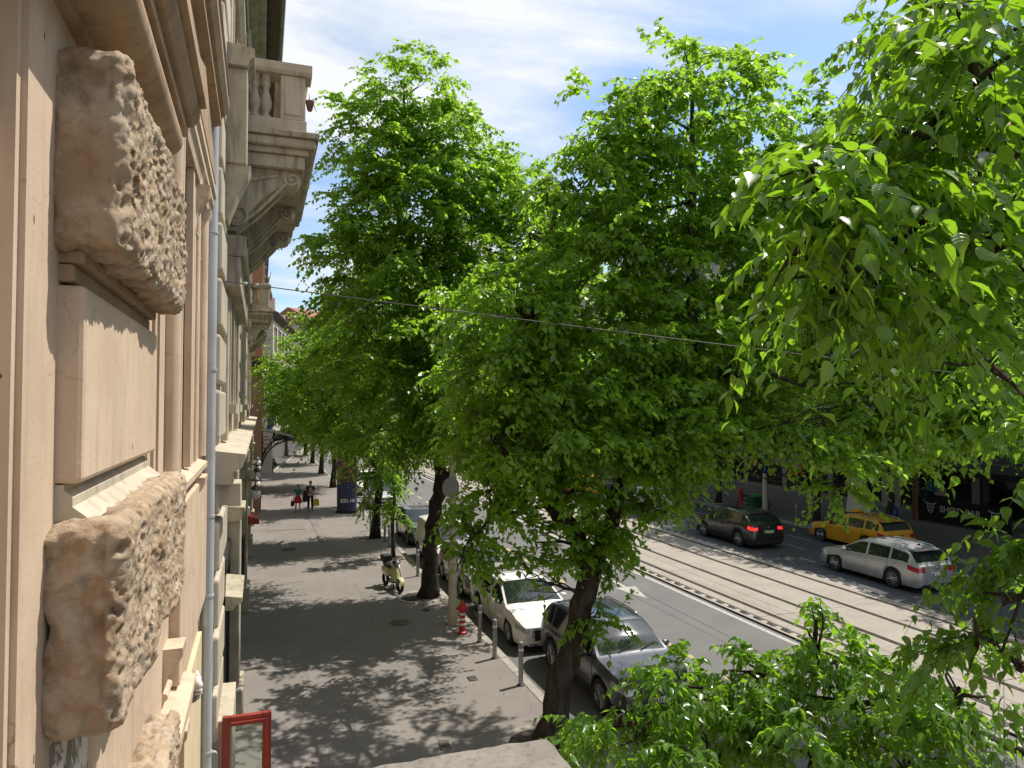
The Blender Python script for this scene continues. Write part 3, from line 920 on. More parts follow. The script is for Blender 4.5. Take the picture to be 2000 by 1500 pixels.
# ground floor: stone piers, shopfronts, a black projecting sign box, a low stone door case
for y in (15.2, 23.5, 32, 40):
    m = MB()
    m.rbox(-.62, -.36, y, y + .9, .12, 4.9, .03)
    m.prism([(-.62, 4.2), (-.36, 4.2), (-.28, 4.36), (-.28, 4.46), (-.62, 4.5)], 1.1, 'XZ', y - .1)
    m.rbox(-.62, -.28, y - .1, y + 1.0, .12, .9, .03)
    m.build('shop_pier', M['cream_dirty'], b2)
m = MB(); m.rbox(-.62, -.33, 10.75, 12.2, .12, 2.12, .015)
m.build('door_case', M['cream'], b2)
m = MB()
m.prism([(-.62, 3.0), (-.42, 3.0), (-.36, 3.08), (-.27, 3.12), (-.27, 3.2), (-.62, 3.26)], 1.7, 'XZ', 13.1)
m.build('shop_ledge', M['cream_dirty'], b2)
for y in (13.2, 16.6, 20.4, 25.2, 28.8, 34, 37):
    m = MB(); m.box(-.607, -.575, y, y + 1.9, .5, 3.6)
    w = m.build('shop_window', M['shop_glass'], b2)
    m = MB(); m.box(-.62, -.54, y - .1, y, .3, 3.75); m.box(-.62, -.54, y + 1.9, y + 2.0, .3, 3.75); m.box(-.62, -.53, y - .1, y + 2.0, 3.6, 3.85)
    m.build('window_frame', M['dark_iron'], w)
sb = MB(); sb.rbox(-.60, -.36, 19.9, 20.3, 1.75, 3.05, .03)
so = sb.build('shop_sign', M['black'], b2)
m = MB(); m.rbox(-.58, -.38, 19.88, 19.899, 1.82, 2.98, .008); m.build('sign_face', M['dark_iron'], so)
m = MB(); m.box(-.62, -.57, 19.95, 20.25, 3.06, 3.12); m.build('sign_bracket', M['dark_iron'], so)

# ------------------------------------------------------------------ third (pink/orange) and far buildings
b3 = empty('apartment_building', (-.9, 52, 0))
tag(b3, 'pink and orange corner house jutting forward above the iron glass canopy', 'building')
m = MB(); m.box(-9, .06, 45, 64, 0, 9.2); m.build('wall', M['pink'], b3)
m = MB(); m.box(-9, .02, 45.05, 64, 9.2, 16.4); m.build('upper_wall', M['orange'], b3)
m = MB(); m.prism([(-.7, 9.0), (.06, 9.0), (.2, 9.2), (.26, 9.3), (-.7, 9.34)], 19.4, 'XZ', 44.8)
m.prism([(-.9, 16.3), (.1, 16.3), (.42, 16.6), (.42, 16.75), (-.9, 16.9)], 19.4, 'XZ', 44.8); m.build('cornice', M['brown_wood'], b3)
m = MB(); m.box(-.62, .3, 44.86, 44.98, 8.3, 9.0); m.build('eave', M['brown_wood'], b3)
for y in (47, 50.5, 54, 57.5, 61):
    for z in (6, 10.2, 13.4):
        x = .06 if z < 9 else .02
        m = MB(); m.box(x - .05, x + .01, y, y + 1.1, z, z + 2.0)
        w = m.build('window', M['win_glass'], b3)
        m = MB(); m.box(x, x + .12, y - .2, y - .02, z - .1, z + 2.2); m.box(x, x + .12, y + 1.12, y + 1.3, z - .1, z + 2.2); m.box(x, x + .25, y - .3, y + 1.4, z + 2.2, z + 2.4)
        m.build('window_surround', M['pale'], w)
m = MB(); m.tube([(.05, 46, 12.2), (.5, 45.8, 14.6)], .03, 6)
fl = m.build('flag_pole', M['white_paint'], b3)
m = MB(); m.grid(lambda u, v: (.5 - .12 * u * 1.2 - .1 * math.sin(v * 5), 45.8 + .1 * u + .08 * math.sin(4 * v + u * 3), 14.5 - 1.5 * v - .2 * u), 6, 10)
m.build('flag', M['cloth_grey'], fl, True)
# wall lanterns
def lantern(y, x=-.36, z=3.55):
    t = empty('wall_lamp', (x, y, z))
    m = MB(); m.ell((x + .18, y, z - .02), (.17, .17, .17), 16, 10); m.build('globe', M['globe'], t, True)
    m = MB()
    m.lathe([(.10, z + .13), (.17, z + .16), (.05, z + .26), (.02, z + .3)], (x + .18, y, 0), 12)
    m.tube([(x + .18, y, z + .28), (x + .16, y, z + .42), (x + .0, y, z + .46), (x - .2, y, z + .28), (x - .26, y, z + .1)], .022, 6)
    m.box(x - .27, x - .23, y - .06, y + .06, z - .12, z + .3)
    m.build('scroll_bracket', M['dark_iron'], t, True, 40)
    return t
for k, (y, z) in enumerate(((25.2, 3.55), (28.8, 3.5), (32.4, 3.5), (36.0, 3.5), (39.6, 3.5))):
    t = lantern(y, -.33, z)
    tag(t, ['white globe lamp on iron scroll above the dark red awning', 'second white globe lamp behind the one over the red awning', 'middle white globe lamp of the row on the shop wall',
            'fourth white globe lamp of the row on the shop wall', 'farthest white globe lamp on the wall before the glass canopy'][k], 'lamp', 'globe lamps on the shop wall')
# red awning box
t = empty('shop_awning', (-.4, 24, 2.8))
tag(t, 'small dark red awning below the nearest white globe lamp', 'awning')
m = MB(); m.prism([(-.6, 3.1), (-.02, 2.86), (-.02, 2.72), (-.6, 2.72)], 1.1, 'XZ', 24.0); m.build('canvas', M['oxide_red'], t)
m = MB(); m.rbox(-.6, -.3, 23.6, 23.98, 3.05, 3.3, .01); m.build('bracket_box', M['white_paint'], t)
# glass canopy on iron brackets
t = empty('entrance_canopy', (-.3, 52, 4.2))
tag(t, 'iron and glass canopy on scrolled brackets over the hotel entrance', 'canopy')
m = MB(); m.grid(lambda u, v: (.06 + 2.1 * u, 49.5 + 5 * v, 4.25 + .5 * (1 - u) ** 1.5 + .12 * math.sin(PI * u)), 8, 1)
m.build('glass_roof', simple('dusty_glass', (.10, .085, .065), .4, 0, .3, 3), t, fixn=False)
def bar(m, pts, r=.03): m.tube(pts, r, 5)
m = MB()
for i in range(11):
    y = 49.5 + .5 * i
    bar(m, [(.06 + 2.1 * u, y, 4.28 + .5 * (1 - u) ** 1.5 + .12 * math.sin(PI * u)) for u in (0, .25, .5, .75, 1)])
for u in (.02, .3, .6, 1):
    bar(m, [(.06 + 2.1 * u, 49.5, 4.27 + .5 * (1 - u) ** 1.5 + .12 * math.sin(PI * u)), (.06 + 2.1 * u, 54.5, 4.27 + .5 * (1 - u) ** 1.5 + .12 * math.sin(PI * u))], .04)
m.build('glazing_bar', M['dark_iron'], t)
for y in (49.5, 54.5):
    m = MB()
    bar(m, [(.08, y, 2.6), (.35, y, 3.3), (.9, y, 3.85), (1.6, y, 4.12), (2.16, y, 4.22)], .06)
    bar(m, [(.08, y, 4.7), (.08, y, 2.5)], .06)
    for (cx_, cz, r) in ((.4, 3.9, .3), (.95, 4.1, .16), (.24, 3.2, .14)):
        bar(m, [(cx_ + r * math.cos(a), y, cz + r * math.sin(a)) for a in [k * PI / 5 for k in range(11)]], .03)
    m.build('scroll_bracket', M['dark_iron'], t)
for (y, mt, nm, lb) in ((55.6, 'blue_sign', 'flag', 'blue and white flag hanging above the glass canopy'), (56.6, 'green_paint', 'flag', 'green and white flag hanging above the glass canopy')):
    t = empty(nm, (.1, y, 5)); tag(t, lb, 'flag', 'flags above the canopy')
    m = MB(); m.tube([(.06, y, 5.2), (1.0, y, 6.2)], .025, 6); m.build('flag_pole', M['white_paint'], t)
    m = MB(); m.grid(lambda u, v: (.45 + .5 * u, y + .06 * math.sin(6 * v + 3 * u), 5.65 + .5 * u - 1.2 * v), 5, 8); m.build('cloth', M[mt], t, True)
    m = MB(); m.grid(lambda u, v: (.28 + .16 * u, y + .06 * math.sin(6 * v), 5.47 + .16 * u - 1.1 * v), 2, 8); m.build('white_stripe', M['white_paint'], t, True)

def far_block(name, label, p0, p1, h, depth, mat, floors, bays, roofmat):
    """house along the line p0-p1, depth behind it (to the left of the walk p0->p1)"""
    d = Vector((p1[0] - p0[0], p1[1] - p0[1], 0)); L = d.length; ang = math.atan2(d.y, d.x)
    r = empty(name); tag(r, label, 'building')
    m = MB(); m.box(0, L, 0, depth, 0, h); m.build('wall', mat, r)
    m = MB(); m.prism([(-.5, h), (-.1, h - .5), (0, h - .6), (0, h + .05), (-.5, h + .12)], L, 'YZ', 0); m.build('cornice', M['brown_wood'], r)
    m = MB(); m.prism([(-.5, h + .13), (depth * .5, h + 3.2), (depth, h + .13)], L, 'YZ', 0); rf = m.build('roof', roofmat, r)
    m = MB(); m.rbox(L * .3, L * .3 + .8, 1.6, 2.4, h + .8, h + 3.6, .04); m.build('chimney', M['pale'], rf)
    m = MB(); m.rbox(L * .7, L * .7 + .8, 2.6, 3.4, h + 1, h + 4, .04); m.build('chimney', M['pale'], rf)
    fh = (h - 5.0) / floors
    m = MB(); m.box(0, 1.15, -.04, .02, 0, fh * .62); w0 = None
    s = MB(); s.box(-.16, -.01, -.1, .0, -.1, fh * .62 + .1); s.box(1.16, 1.31, -.1, .0, -.1, fh * .62 + .1); s.box(-.25, 1.4, -.2, .0, fh * .62 + .1, fh * .62 + .28)
    for f in range(floors):
        for b in range(bays):
            x = (b + .5) * L / bays - .57; z = 4.9 + f * fh
            if w0 is None:
                w0 = m.build('window', M['win_glass'], r); w0.location = (x, 0, z)
                so_ = s.build('window_surround', M['pale'], None); so_.parent = w0; KIDS.setdefault(w0, []).append(so_)
            else:
                c = copy_tree(w0, r); c.location = (x, 0, z)
    m = MB(); m.box(.3, L - .3, -.03, .02, .4, 3.9); m.build('shopfront', M['shop_glass'], r)
    r.location = (p0[0], p0[1], 0); r.rotation_euler = (0, 0, ang)
    return r
far_block('apartment_building', 'pale long house with rows of tall windows beyond the pink house', (1.0, 70), (7.5, 118), 15.0, 12, M['pale'], 3, 15, M['roof'])
far_block('apartment_building', 'distant cream house closing the street behind the trees', (8.5, 122), (44, 150), 20.0, 14, M['cream'], 4, 12, M['roof'])
# right side of the boulevard (facing -X): walk from far to near so the depth lies to the right
right_specs = [((37.0, 190), (37.0, 101), 22, M['pale'], 4, 24, 'grey stuccoed house far along the right side of the boulevard'),
               ((37.2, 100.8), (37.2, 62.0), 21, M['cream'], 4, 11, 'cream house on the right behind the red and white box'),
               ((37.0, 61.8), (37.0, 34.2), 23, M['grey_stone'], 4, 8, 'grey house over the dark glazed shopfronts on the right'),
               ((37.3, 34.0), (37.3, 8.0), 21, M['grey_stone'], 4, 8, 'dark house above the shot bar terrace'),
               ((37.1, 7.8), (37.1, -30), 22, M['pale'], 4, 10, 'pale house at the near end of the right side of the street')]
for (a, b_, h, mt, fl_, by, lb) in right_specs:
    d = 1
    r = far_block('apartment_building', lb, a, b_, h, 13, mt, fl_, by, M['roof'])
    L = abs(a[1] - b_[1])
    n = max(3, int(L / 4.5))
    m = MB(); m.rbox(0, .45, -.12, -.035, 0, 4.3, .02)
    o = m.build('shop_pier', M['grey_stone']); o.parent = r; KIDS.setdefault(r, []).append(o)
    for i in range(1, n + 1): share(o, r, (.02 + i * (L - .5) / n, 0, 0))
    rp = random.Random(int(L))
    for i in range(n):
        x0_ = .02 + i * (L - .5) / n + .45; w_ = (L - .5) / n - .45
        m = MB()
        for q in (.0, .48, .97): m.box(x0_ + w_ * q, x0_ + w_ * q + .06, -.075, -.031, .4, 3.9)
        m.box(x0_, x0_ + w_, -.073, -.031, 2.7, 2.8); m.box(x0_, x0_ + w_, -.09, -.031, .4, .75)
        o = m.build('shop_frame', M['dark_iron']); o.parent = r; KIDS.setdefault(r, []).append(o)
        for q in range(rp.choice((1, 2, 2, 3))):
            a = x0_ + rp.uniform(.1, max(.2, w_ - 1.3)); z = rp.uniform(.9, 1.6)
            m = MB(); m.rbox(a, a + rp.uniform(.4, 1.1), -.05 - .004 * q, -.033, z, z + rp.uniform(.4, 1.0), .004)
            o = m.build('display_poster', M[rp.choice(('pale', 'plate_white', 'orange', 'cloth_teal', 'cloth_red', 'pole_cream', 'cloth_print'))]); o.parent = r; KIDS.setdefault(r, []).append(o)
        m = MB(); m.rbox(x0_ - .05, x0_ + w_ + .05, -.16, -.031, 3.55, 4.1, .02)
        o = m.build('fascia_board', M[rp.choice(('black', 'grey_stone', 'brown_wood', 'bin_green', 'dark_iron'))]); o.parent = r; KIDS.setdefault(r, []).append(o)
    m = MB(); m.rbox(0, L, -.35, -.02, 4.3, 4.75, .03)
    o = m.build('string_course', M['grey_stone']); o.parent = r; KIDS.setdefault(r, []).append(o)
# ------------------------------------------------------------------ cars
def interp(pts, x):
    if x <= pts[0][0]: return pts[0][1]
    for (a, b), (c, d) in zip(pts, pts[1:]):
        if x <= c:
            t = (x - a) / (c - a)
            return b + (d - b) * t
    return pts[-1][1]
def smooth_interp(pts, x, w=.07):
    return (interp(pts, x - w) + 2 * interp(pts, x) + interp(pts, x + w)) / 4

def make_wheel(root, name, x, y, r, w, rimmat, spokes, style):
    s = 1 if y > 0 else -1
    m = MB()
    m.lathe([(r * .66, -w / 2 + .01), (r * .90, -w / 2), (r * .985, -w / 2 + .03), (r, -w / 4), (r, w / 4), (r * .985, w / 2 - .03), (r * .90, w / 2), (r * .66, w / 2 - .01)], (0, 0, 0), 28, 'Y', caps=False)
    o = m.build('wheel', M['rubber'], root, True, 40)
    m = MB()
    yo = s * (w / 2 - .015)
    m.lathe([(r * .67, yo - s * .07), (r * .67, yo), (r * .62, yo + s * .006), (r * .60, yo - s * .02), (r * .59, yo - s * .07)], (0, 0, 0), 28, 'Y', caps=False)
    for k in range(spokes):
        a = 2 * PI * k / spokes
        tw = .28 if style == 'turbine' else .0
        m.tube([(r * .08 * math.cos(a), yo - s * .012, r * .08 * math.sin(a)), (r * .35 * math.cos(a + tw * .5), yo - s * .01, r * .35 * math.sin(a + tw * .5)), (r * .62 * math.cos(a + tw), yo - s * .004, r * .62 * math.sin(a + tw))], [.034 * 8 / (spokes + 2), .026 * 8 / (spokes + 2), .03 * 8 / (spokes + 2)], 5)
    m.lathe([(.001, yo + s * .0), (r * .13, yo), (r * .15, yo - s * .03)], (0, 0, 0), 12, 'Y', caps=False)
    m.build('rim', rimmat, o, True, 40)
    m = MB(); m.lathe([(.001, yo - s * .075), (r * .6, yo - s * .075)], (0, 0, 0), 20, 'Y', caps=False)
    m.build('brake_disc', M['black'], o)
    o.location = (x, y, r)
    return o

def make_car(name, label, group, p):
    """p: dict of proportions; x forward, z up, centre of the wheelbase at x = 0"""
    root = empty(name)
    tag(root, label, p.get('cat', 'car'), group)
    L0, L1, Wd = p['rear'], p['front'], p['width']          # x of rear and front ends
    hw0 = Wd / 2
    wb, r = p['wb'], p['r']
    top, belt = p['top'], p['belt']
    sill = p.get('sill', .24)
    paintm = p['paint']; clad = p.get('clad')
    xw0, xw1, xr1, xr0 = p['cowl'], p['header'], p['roof_end'], p['tail_glass']
    xs = set()
    n = 74
    for i in range(n + 1): xs.add(round(L0 + (L1 - L0) * i / n, 4))
    for xc in (-wb / 2, wb / 2):
        for k in range(-9, 10): xs.add(round(xc + (r + .06) * math.sin(k / 9 * PI / 2), 4))
    for e in (L0, L1):
        for k in (.015, .04, .08): xs.add(round(e + (k if e == L0 else -k), 4))
    for x in (xw0, xw1, xr1, xr0):
        if L0 < x < L1: xs.add(round(x, 4))
    for a, b in p['side']: xs.add(round(a, 4)); xs.add(round(b, 4))
    xs = sorted(xs)
    xs = [x for i, x in enumerate(xs) if i == 0 or x - xs[i - 1] > .007]
    def plan(x):
        df = max(0.0, 1 - (L1 - x) / p.get('nose_r', .75)); dr = max(0.0, 1 - (x - L0) / p.get('tail_r', .5))
        return hw0 * (1 - p.get('nose_in', .2) * df ** 2.6) * (1 - p.get('tail_in', .12) * dr ** 2.6)
    def arch(x):
        z = sill
        for xc in (-wb / 2, wb / 2):
            d = abs(x - xc); R = r + .055
            if d < R: z = max(z, r + math.sqrt(R * R - d * d) * .98)
        return z
    rows = []
    for x in xs:
        h = plan(x)
        zt = smooth_interp(top, x); zb = smooth_interp(belt, x)
        zb = min(zb, zt - .012)
        z0 = arch(x)
        df = max(0.0, 1 - (L1 - x) / .14); dr = max(0.0, 1 - (x - L0) / .12)
        z0 += .05 * df ** 2 + .06 * dr ** 2
        gh = zt - zb
        sh = zb - p.get('lamp_h', .13)
        z0 = min(z0, sh - .05)
        yt = h * (.965 - p.get('tumble', .36) * max(0, gh - .03))
        zc = zb + gh * (.90 if gh > .1 else .6)
        ye = yt
        R = [(h * .95, z0), (h * .985, z0 + .25 * (sh - z0)), (h * 1.0, z0 + .62 * (sh - z0)), (h * .995, sh), (h * .97, zb - .015),
             (h * .955, zb + .02 * min(1, gh / .1)), (ye + (h * .955 - ye) * .12, zb + (zc - zb) * .88), (ye, zc),
             (ye * .93, zc + (zt - zc) * .45), (ye * .62, zc + (zt - zc) * .86), (ye * .3, zc + (zt - zc) * .97), (0, zt)]
        rows.append(R)
    nr = len(rows[0])
    # lean of the nose and tail in side view
    def px(i, k):
        x = xs[i]; z = rows[i][k][1]
        f = max(0.0, 1 - (L1 - x) / .25); g = max(0.0, 1 - (x - L0) / .25)
        return x - p.get('nose_lean', .10) * f * max(0, (z - .55)) / .35 + p.get('tail_lean', .10) * g * max(0, (z - .60)) / .5 
    groups = {}
    vid = {}
    V = []
    def vert(i, k, s):
        if k == nr - 1: s = 1
        q = (i, k, s)
        if q not in vid:
            vid[q] = len(V); V.append((px(i, k), s * rows[i][k][0], rows[i][k][1]))
        return vid[q]
    def cell(i, k):
        xm = (xs[i] + xs[i + 1]) / 2
        gh = smooth_interp(top, xm) - smooth_interp(belt, xm)
        if k >= 7 + 1 and xw1 < xm < xw0: return 'windscreen'
        if k >= 8 and xr0 < xm < xr1: return 'rear_window'
        if k == 5 and gh > .13:
            for j, (a, b) in enumerate(p['side']):
                if a < xm < b: return 'side_window%d' % j
            if p['side'][-1][0] < xm < p['side'][0][1]: return 'pillar'
        if k in (3,) and xm > L1 - p.get('lamp_len', .42) and xm < L1 - .0: return 'headlight'
        if k in p.get('tail_rows', (3,)) and xm < L0 + p.get('tail_len', .22): return 'tail_light'
        if k == 0 and clad: return 'cladding'
        return 'body'
    for s in (1, -1):
        for i in range(len(xs) - 1):
            for k in range(nr - 1):
                c = cell(i, k)
                q = [vert(i, k, s), vert(i + 1, k, s), vert(i + 1, k + 1, s), vert(i, k + 1, s)]
                if s < 0: q.reverse()
                key = c if c in ('body', 'cladding', 'windscreen', 'rear_window') else (c, s)
                groups.setdefault(key, []).append(q)
    # end caps
    ycut = [-1, -.66, -.3, .3, .66, 1]
    for i, e in ((0, 'rear'), (len(xs) - 1, 'front')):
        for k in range(nr - 1):
            for a, b in zip(ycut, ycut[1:]):
                pts = []
                for (f, kk) in ((a, k), (b, k), (b, k + 1), (a, k + 1)):
                    pts.append((px(i, kk) + (.012 if e == 'front' else -.012) * (1 - abs(f)), f * rows[i][kk][0], rows[i][kk][1]))
                b0 = len(V); V.extend(pts)
                q = [b0, b0 + 1, b0 + 2, b0 + 3]
                if e == 'front': q.reverse()
                key = 'body'
                if abs(a + b) / 2 > .6:
                    if e == 'rear' and k in p.get('tail_rows', (3,)): key = ('tail_light', 1 if a > 0 else -1)
                    if e == 'front' and k == 3: key = ('headlight', 1 if a > 0 else -1)
                if e == 'front' and p.get('grille', True) and k in (2, 3) and abs(a + b) / 2 < .6: key = 'grille'
                if e == 'front' and k == 1 and abs(a + b) / 2 < .6: key = 'lower_grille'
                if clad and k == 0: key = 'cladding'
                groups.setdefault(key, []).append(q)
    names = {'body': ('body', paintm), 'cladding': ('lower_trim', M['black']), 'windscreen': ('windscreen', p.get('ws_mat', M['glass'])), 'rear_window': ('rear_window', M['glass']),
             'grille': ('grille', M['black']), 'lower_grille': ('air_intake', M['black'])}
    for key, fs in groups.items():
        if isinstance(key, tuple):
            nm = key[0]
            if nm.startswith('side_window'): nm, mt = 'side_window', p.get('side_mat', M['glass'])
            elif nm == 'pillar': mt = M['black']
            elif nm == 'headlight': mt = M['lens_clear']
            else: mt = p.get('tail_mat', M['lens_red'])
        else:
            nm, mt = names[key]
        m = MB()
        used = sorted({v for q in fs for v in q}); mp_ = {v: j for j, v in enumerate(used)}
        m.v = [V[v] for v in used]; m.f = [tuple(mp_[v] for v in q) for q in fs]
        o = m.build(nm, mt, root, True, 34, fixn=False)
        bm = bmesh.new(); bm.from_mesh(o.data); bmesh.ops.remove_doubles(bm, verts=bm.verts, dist=.0008)
        bmesh.ops.recalc_face_normals(bm, faces=bm.faces)
        # open shells: make sure normals look outwards
        c = sum((f.normal.dot(f.calc_center_median() - Vector((0, 0, .55))) * f.calc_area() for f in bm.faces))
        if c < 0: bmesh.ops.reverse_faces(bm, faces=bm.faces)
        bm.to_mesh(o.data); bm.free()
    zr = max(t[1] for t in top)
    # black inner box, its colour standing in for shade in arches and gaps
    m = MB(); m.box(L0 + .12, L1 - .15, -hw0 * .86, hw0 * .86, .17, .60); m.build('underbody_shade', M['black'], root)
    for x in (-wb / 2, wb / 2):
        for s in (1, -1):
            make_wheel(root, 'wheel', x, s * (hw0 - .115), r, .215, p.get('rim', M['alloy']), p.get('spokes', 10), p.get('style', 'spoke'))
    # mirrors
    zb = interp(belt, xw0 - .35)
    for s in (1, -1):
        m = MB(); m.ell((xw0 - .38, s * (hw0 + .10), zb + .09), (.07, .115, .075), 10, 8)
        mi = m.build('mirror', p.get('mirror', paintm), root, True)
        m = MB(); m.tube([(xw0 - .36, s * (hw0 * .9), zb + .02), (xw0 - .37, s * (hw0 + .06), zb + .05)], .022, 6); m.build('mirror_arm', M['black'], mi)
    # door seams and handles
    for s in (1, -1):
        m = MB()
        for xd in p['doors']:
            i = min(range(len(xs)), key=lambda j: abs(xs[j] - xd))
            m.tube([(xs[i], s * (rows[i][k][0] + .0015), rows[i][k][1]) for k in range(1, 6)], .0055, 4)
        m.build('door_seam', M['black'], root)
        for xd in p['handles']:
            i = min(range(len(xs)), key=lambda j: abs(xs[j] - xd))
            m = MB(); m.rbox(xd - .09, xd + .09, s * (rows[i][3][0] - .005), s * (rows[i][3][0] + .025), rows[i][3][1] + .0, rows[i][3][1] + .03, .008)
            m.build('door_handle', p.get('handle', paintm), root)
    # plates, badges, bumpers
    zpl = p.get('plate_z', .62)
    m = MB(); m.rbox(L0 - .035, L0 - .018 + .03, -.26, .26, zpl, zpl + .12, .006)
    rp = m.build('number_plate', p.get('plate', M['plate_white']), root)
    m = MB(); m.box(L0 - .0365, L0 - .0355, .20, .255, zpl + .006, zpl + .114); m.build('plate_band', M['blue_sign'], rp)
    zf = p.get('fplate_z', .46)
    m = MB(); m.rbox(L1 - .02, L1 + .035, -.26, .26, zf, zf + .115, .006)
    fp = m.build('number_plate', p.get('plate', M['plate_white']), root)
    m = MB(); m.box(L1 + .0355, L1 + .0365, -.255, -.20, zf + .006, zf + .109); m.build('plate_band', M['blue_sign'], fp)
    m = MB()
    for k in range(6):
        y = -.15 + .062 * k
        m.box(L1 + .0355, L1 + .0365, y, y + .032, zf + .025, zf + .09)
    m.build('plate_lettering', M['black'], fp)
    m = MB(); m.lathe([(.001, L1 + .025), (.05, L1 + .025), (.055, L1 + .0)], (0, 0, p.get('badge_z', .70)), 14, 'X', caps=False)
    m.build('badge', M['chrome'], root)
    m = MB(); m.lathe([(.001, L0 - .03), (.045, L0 - .03), (.05, L0 + .02)], (0, 0, zpl + .26), 14, 'X', caps=False)
    m.build('badge', M['chrome'], root)
    m = MB(); m.rbox(L0 - .03, L0 + .25, -hw0 * .78, hw0 * .78, .24, .33, .03); m.build('rear_bumper_trim', M['black'], root)
    m = MB(); m.rbox(L1 - .25, L1 + .012, -hw0 * .74, hw0 * .74, .20, .27, .03); m.build('front_bumper_trim', p.get('lip', M['black']), root)
    for k in range(p.get('grille_bars', 0)):
        z = p.get('gz0', .50) + k * .062
        m = MB(); m.rbox(L1 - .02, L1 + .022, -hw0 * .60, hw0 * .60, z, z + .016, .006); m.build('grille_bar', M['chrome'], root)
    if p.get('rails'):
        for s in (1, -1):
            m = MB(); pts = []
            for t in range(9):
                x = xr1 + .05 + (xw1 - xr1 - .15) * t / 8
                i = min(range(len(xs)), key=lambda j: abs(xs[j] - x))
                pts.append((x, s * (rows[i][8][0] - .02), rows[i][8][1] + (.045 if 0 < t < 8 else .0)))
            m.tube(pts, .017, 6); m.build('roof_rail', p['rails'], root, True)
    if p.get('sunroof'):
        a, b = p['sunroof']
        m = MB(); m.grid(lambda u, v: (a + (b - a) * u, (v - .5) * hw0 * .95, smooth_interp(top, a + (b - a) * u) + .006 - .03 * (2 * v - 1) ** 2), 8, 8)
        m.build('glass_roof', M['glass'], root, True)
    if p.get('spoiler'):
        m = MB(); zz = interp(top, xr1) - .01
        m.rbox(xr1 - .22, xr1 + .08, -hw0 * .62, hw0 * .62, zz - .03, zz + .02, .014); so_ = m.build('spoiler', paintm, root)
        m = MB(); m.rbox(xr1 - .228, xr1 - .215, -.14, .14, zz - .022, zz - .002, .004); m.build('brake_light', M['lens_red'], so_)
    m = MB(); m.prism([(xr1 + .10, zr - .01), (xr1 + .26, zr - .01), (xr1 + .12, zr + .07), (xr1 + .10, zr + .07)], .03, 'XZ', -.015); m.build('aerial', M['black'], root)
    # wipers
    m = MB()
    for y in (-.35, .2):
        m.tube([(xw0 + .0, y, interp(top, xw0) + .03), (xw0 - .16, y + .45, interp(top, xw0 - .16) + .008)], .010, 5)
    m.build('wiper', M['black'], root)
    return root

def place(o, x, y, rz, z=0.004):
    o.location = (x, y, z); o.rotation_euler = (0, 0, rz)
    return o
AWAY, TOWARD = PI / 2, -PI / 2

suv_grey = dict(rear=-2.26, front=2.22, width=1.86, wb=2.67, r=.36, sill=.30, paint=paint('graphite_metal', (.07, .075, .09), .3, .6), clad=True,
    top=[(-2.26, .98), (-2.14, 1.10), (-1.72, 1.56), (-1.3, 1.63), (-.3, 1.665), (.32, 1.62), (.78, 1.348), (1.16, 1.09), (1.7, 1.02), (2.05, .93), (2.22, .78)],
    belt=[(-2.26, .95), (-1.6, 1.09), (.6, 1.00), (1.16, .99), (2.22, .80)], cowl=1.12, header=.36, roof_end=-1.62, tail_glass=-2.1,
    side=[(-1.85, -1.38), (-1.28, -.32), (-.22, .86)], doors=[.98, -.27, -1.2], handles=[-.1, -1.1], rails=M['chrome'], sunroof=(-1.0, .22),
    plate=M['plate_white'], tail_rows=(3, 4), spokes=10, mirror=paint('mirror_graphite', (.09, .09, .1), .3, .6))
suv = make_car('parked_suv', 'dark grey SUV parked nearest behind the thick leaning tree trunk', 'cars parked along the kerb', suv_grey)
place(suv, 7.68, 15.0, TOWARD)
sedan = dict(rear=-2.48, front=2.38, width=1.87, wb=2.84, r=.34, sill=.21, paint=paint('white_car_paint', (.70, .69, .66), .28),
    top=[(-2.48, .86), (-2.36, .98), (-1.95, 1.06), (-1.2, 1.36), (-.5, 1.44), (.2, 1.42), (1.12, .97), (1.7, .90), (2.15, .80), (2.38, .66)],
    belt=[(-2.48, .84), (-1.9, .96), (.6, .90), (1.1, .885), (2.38, .68)], cowl=1.10, header=.22, roof_end=-.95, tail_glass=-1.9,
    side=[(-1.5, -1.12), (-1.04, -.22), (-.12, .85)], doors=[.98, -.17, -1.1], handles=[0, -.98], grille_bars=4, gz0=.42, fplate_z=.42, plate=M['plate_green'], lip=M['chrome'],
    tumble=.42, spokes=10, tail_rows=(3,))
place(make_car('parked_car', 'white sedan with chrome barred grille and green number plate, parked behind the grey SUV', 'cars parked along the kerb', sedan), 7.28, 19.85, TOWARD)
hatch = dict(rear=-2.0, front=2.06, width=1.76, wb=2.56, r=.31, sill=.22, paint=paint('beige_metal', (.24, .22, .19), .32, .5),
    top=[(-2.0, .95), (-1.9, 1.08), (-1.6, 1.40), (-1.0, 1.47), (.0, 1.46), (1.05, .98), (1.55, .91), (1.9, .83), (2.06, .70)],
    belt=[(-2.0, .92), (-1.5, .98), (.5, .91), (1.04, .90), (2.06, .72)], cowl=1.03, header=.03, roof_end=-1.5, tail_glass=-1.85,
    side=[(-1.55, -1.2), (-1.12, -.28), (-.18, .76)], doors=[.9, -.23, -1.12], handles=[-.05, -1.0], spokes=8)
hat = make_car('parked_car', 'dusty beige car parked between the white sedan and the white van', 'cars parked along the kerb', hatch)
place(hat, 7.26, 24.75, TOWARD)
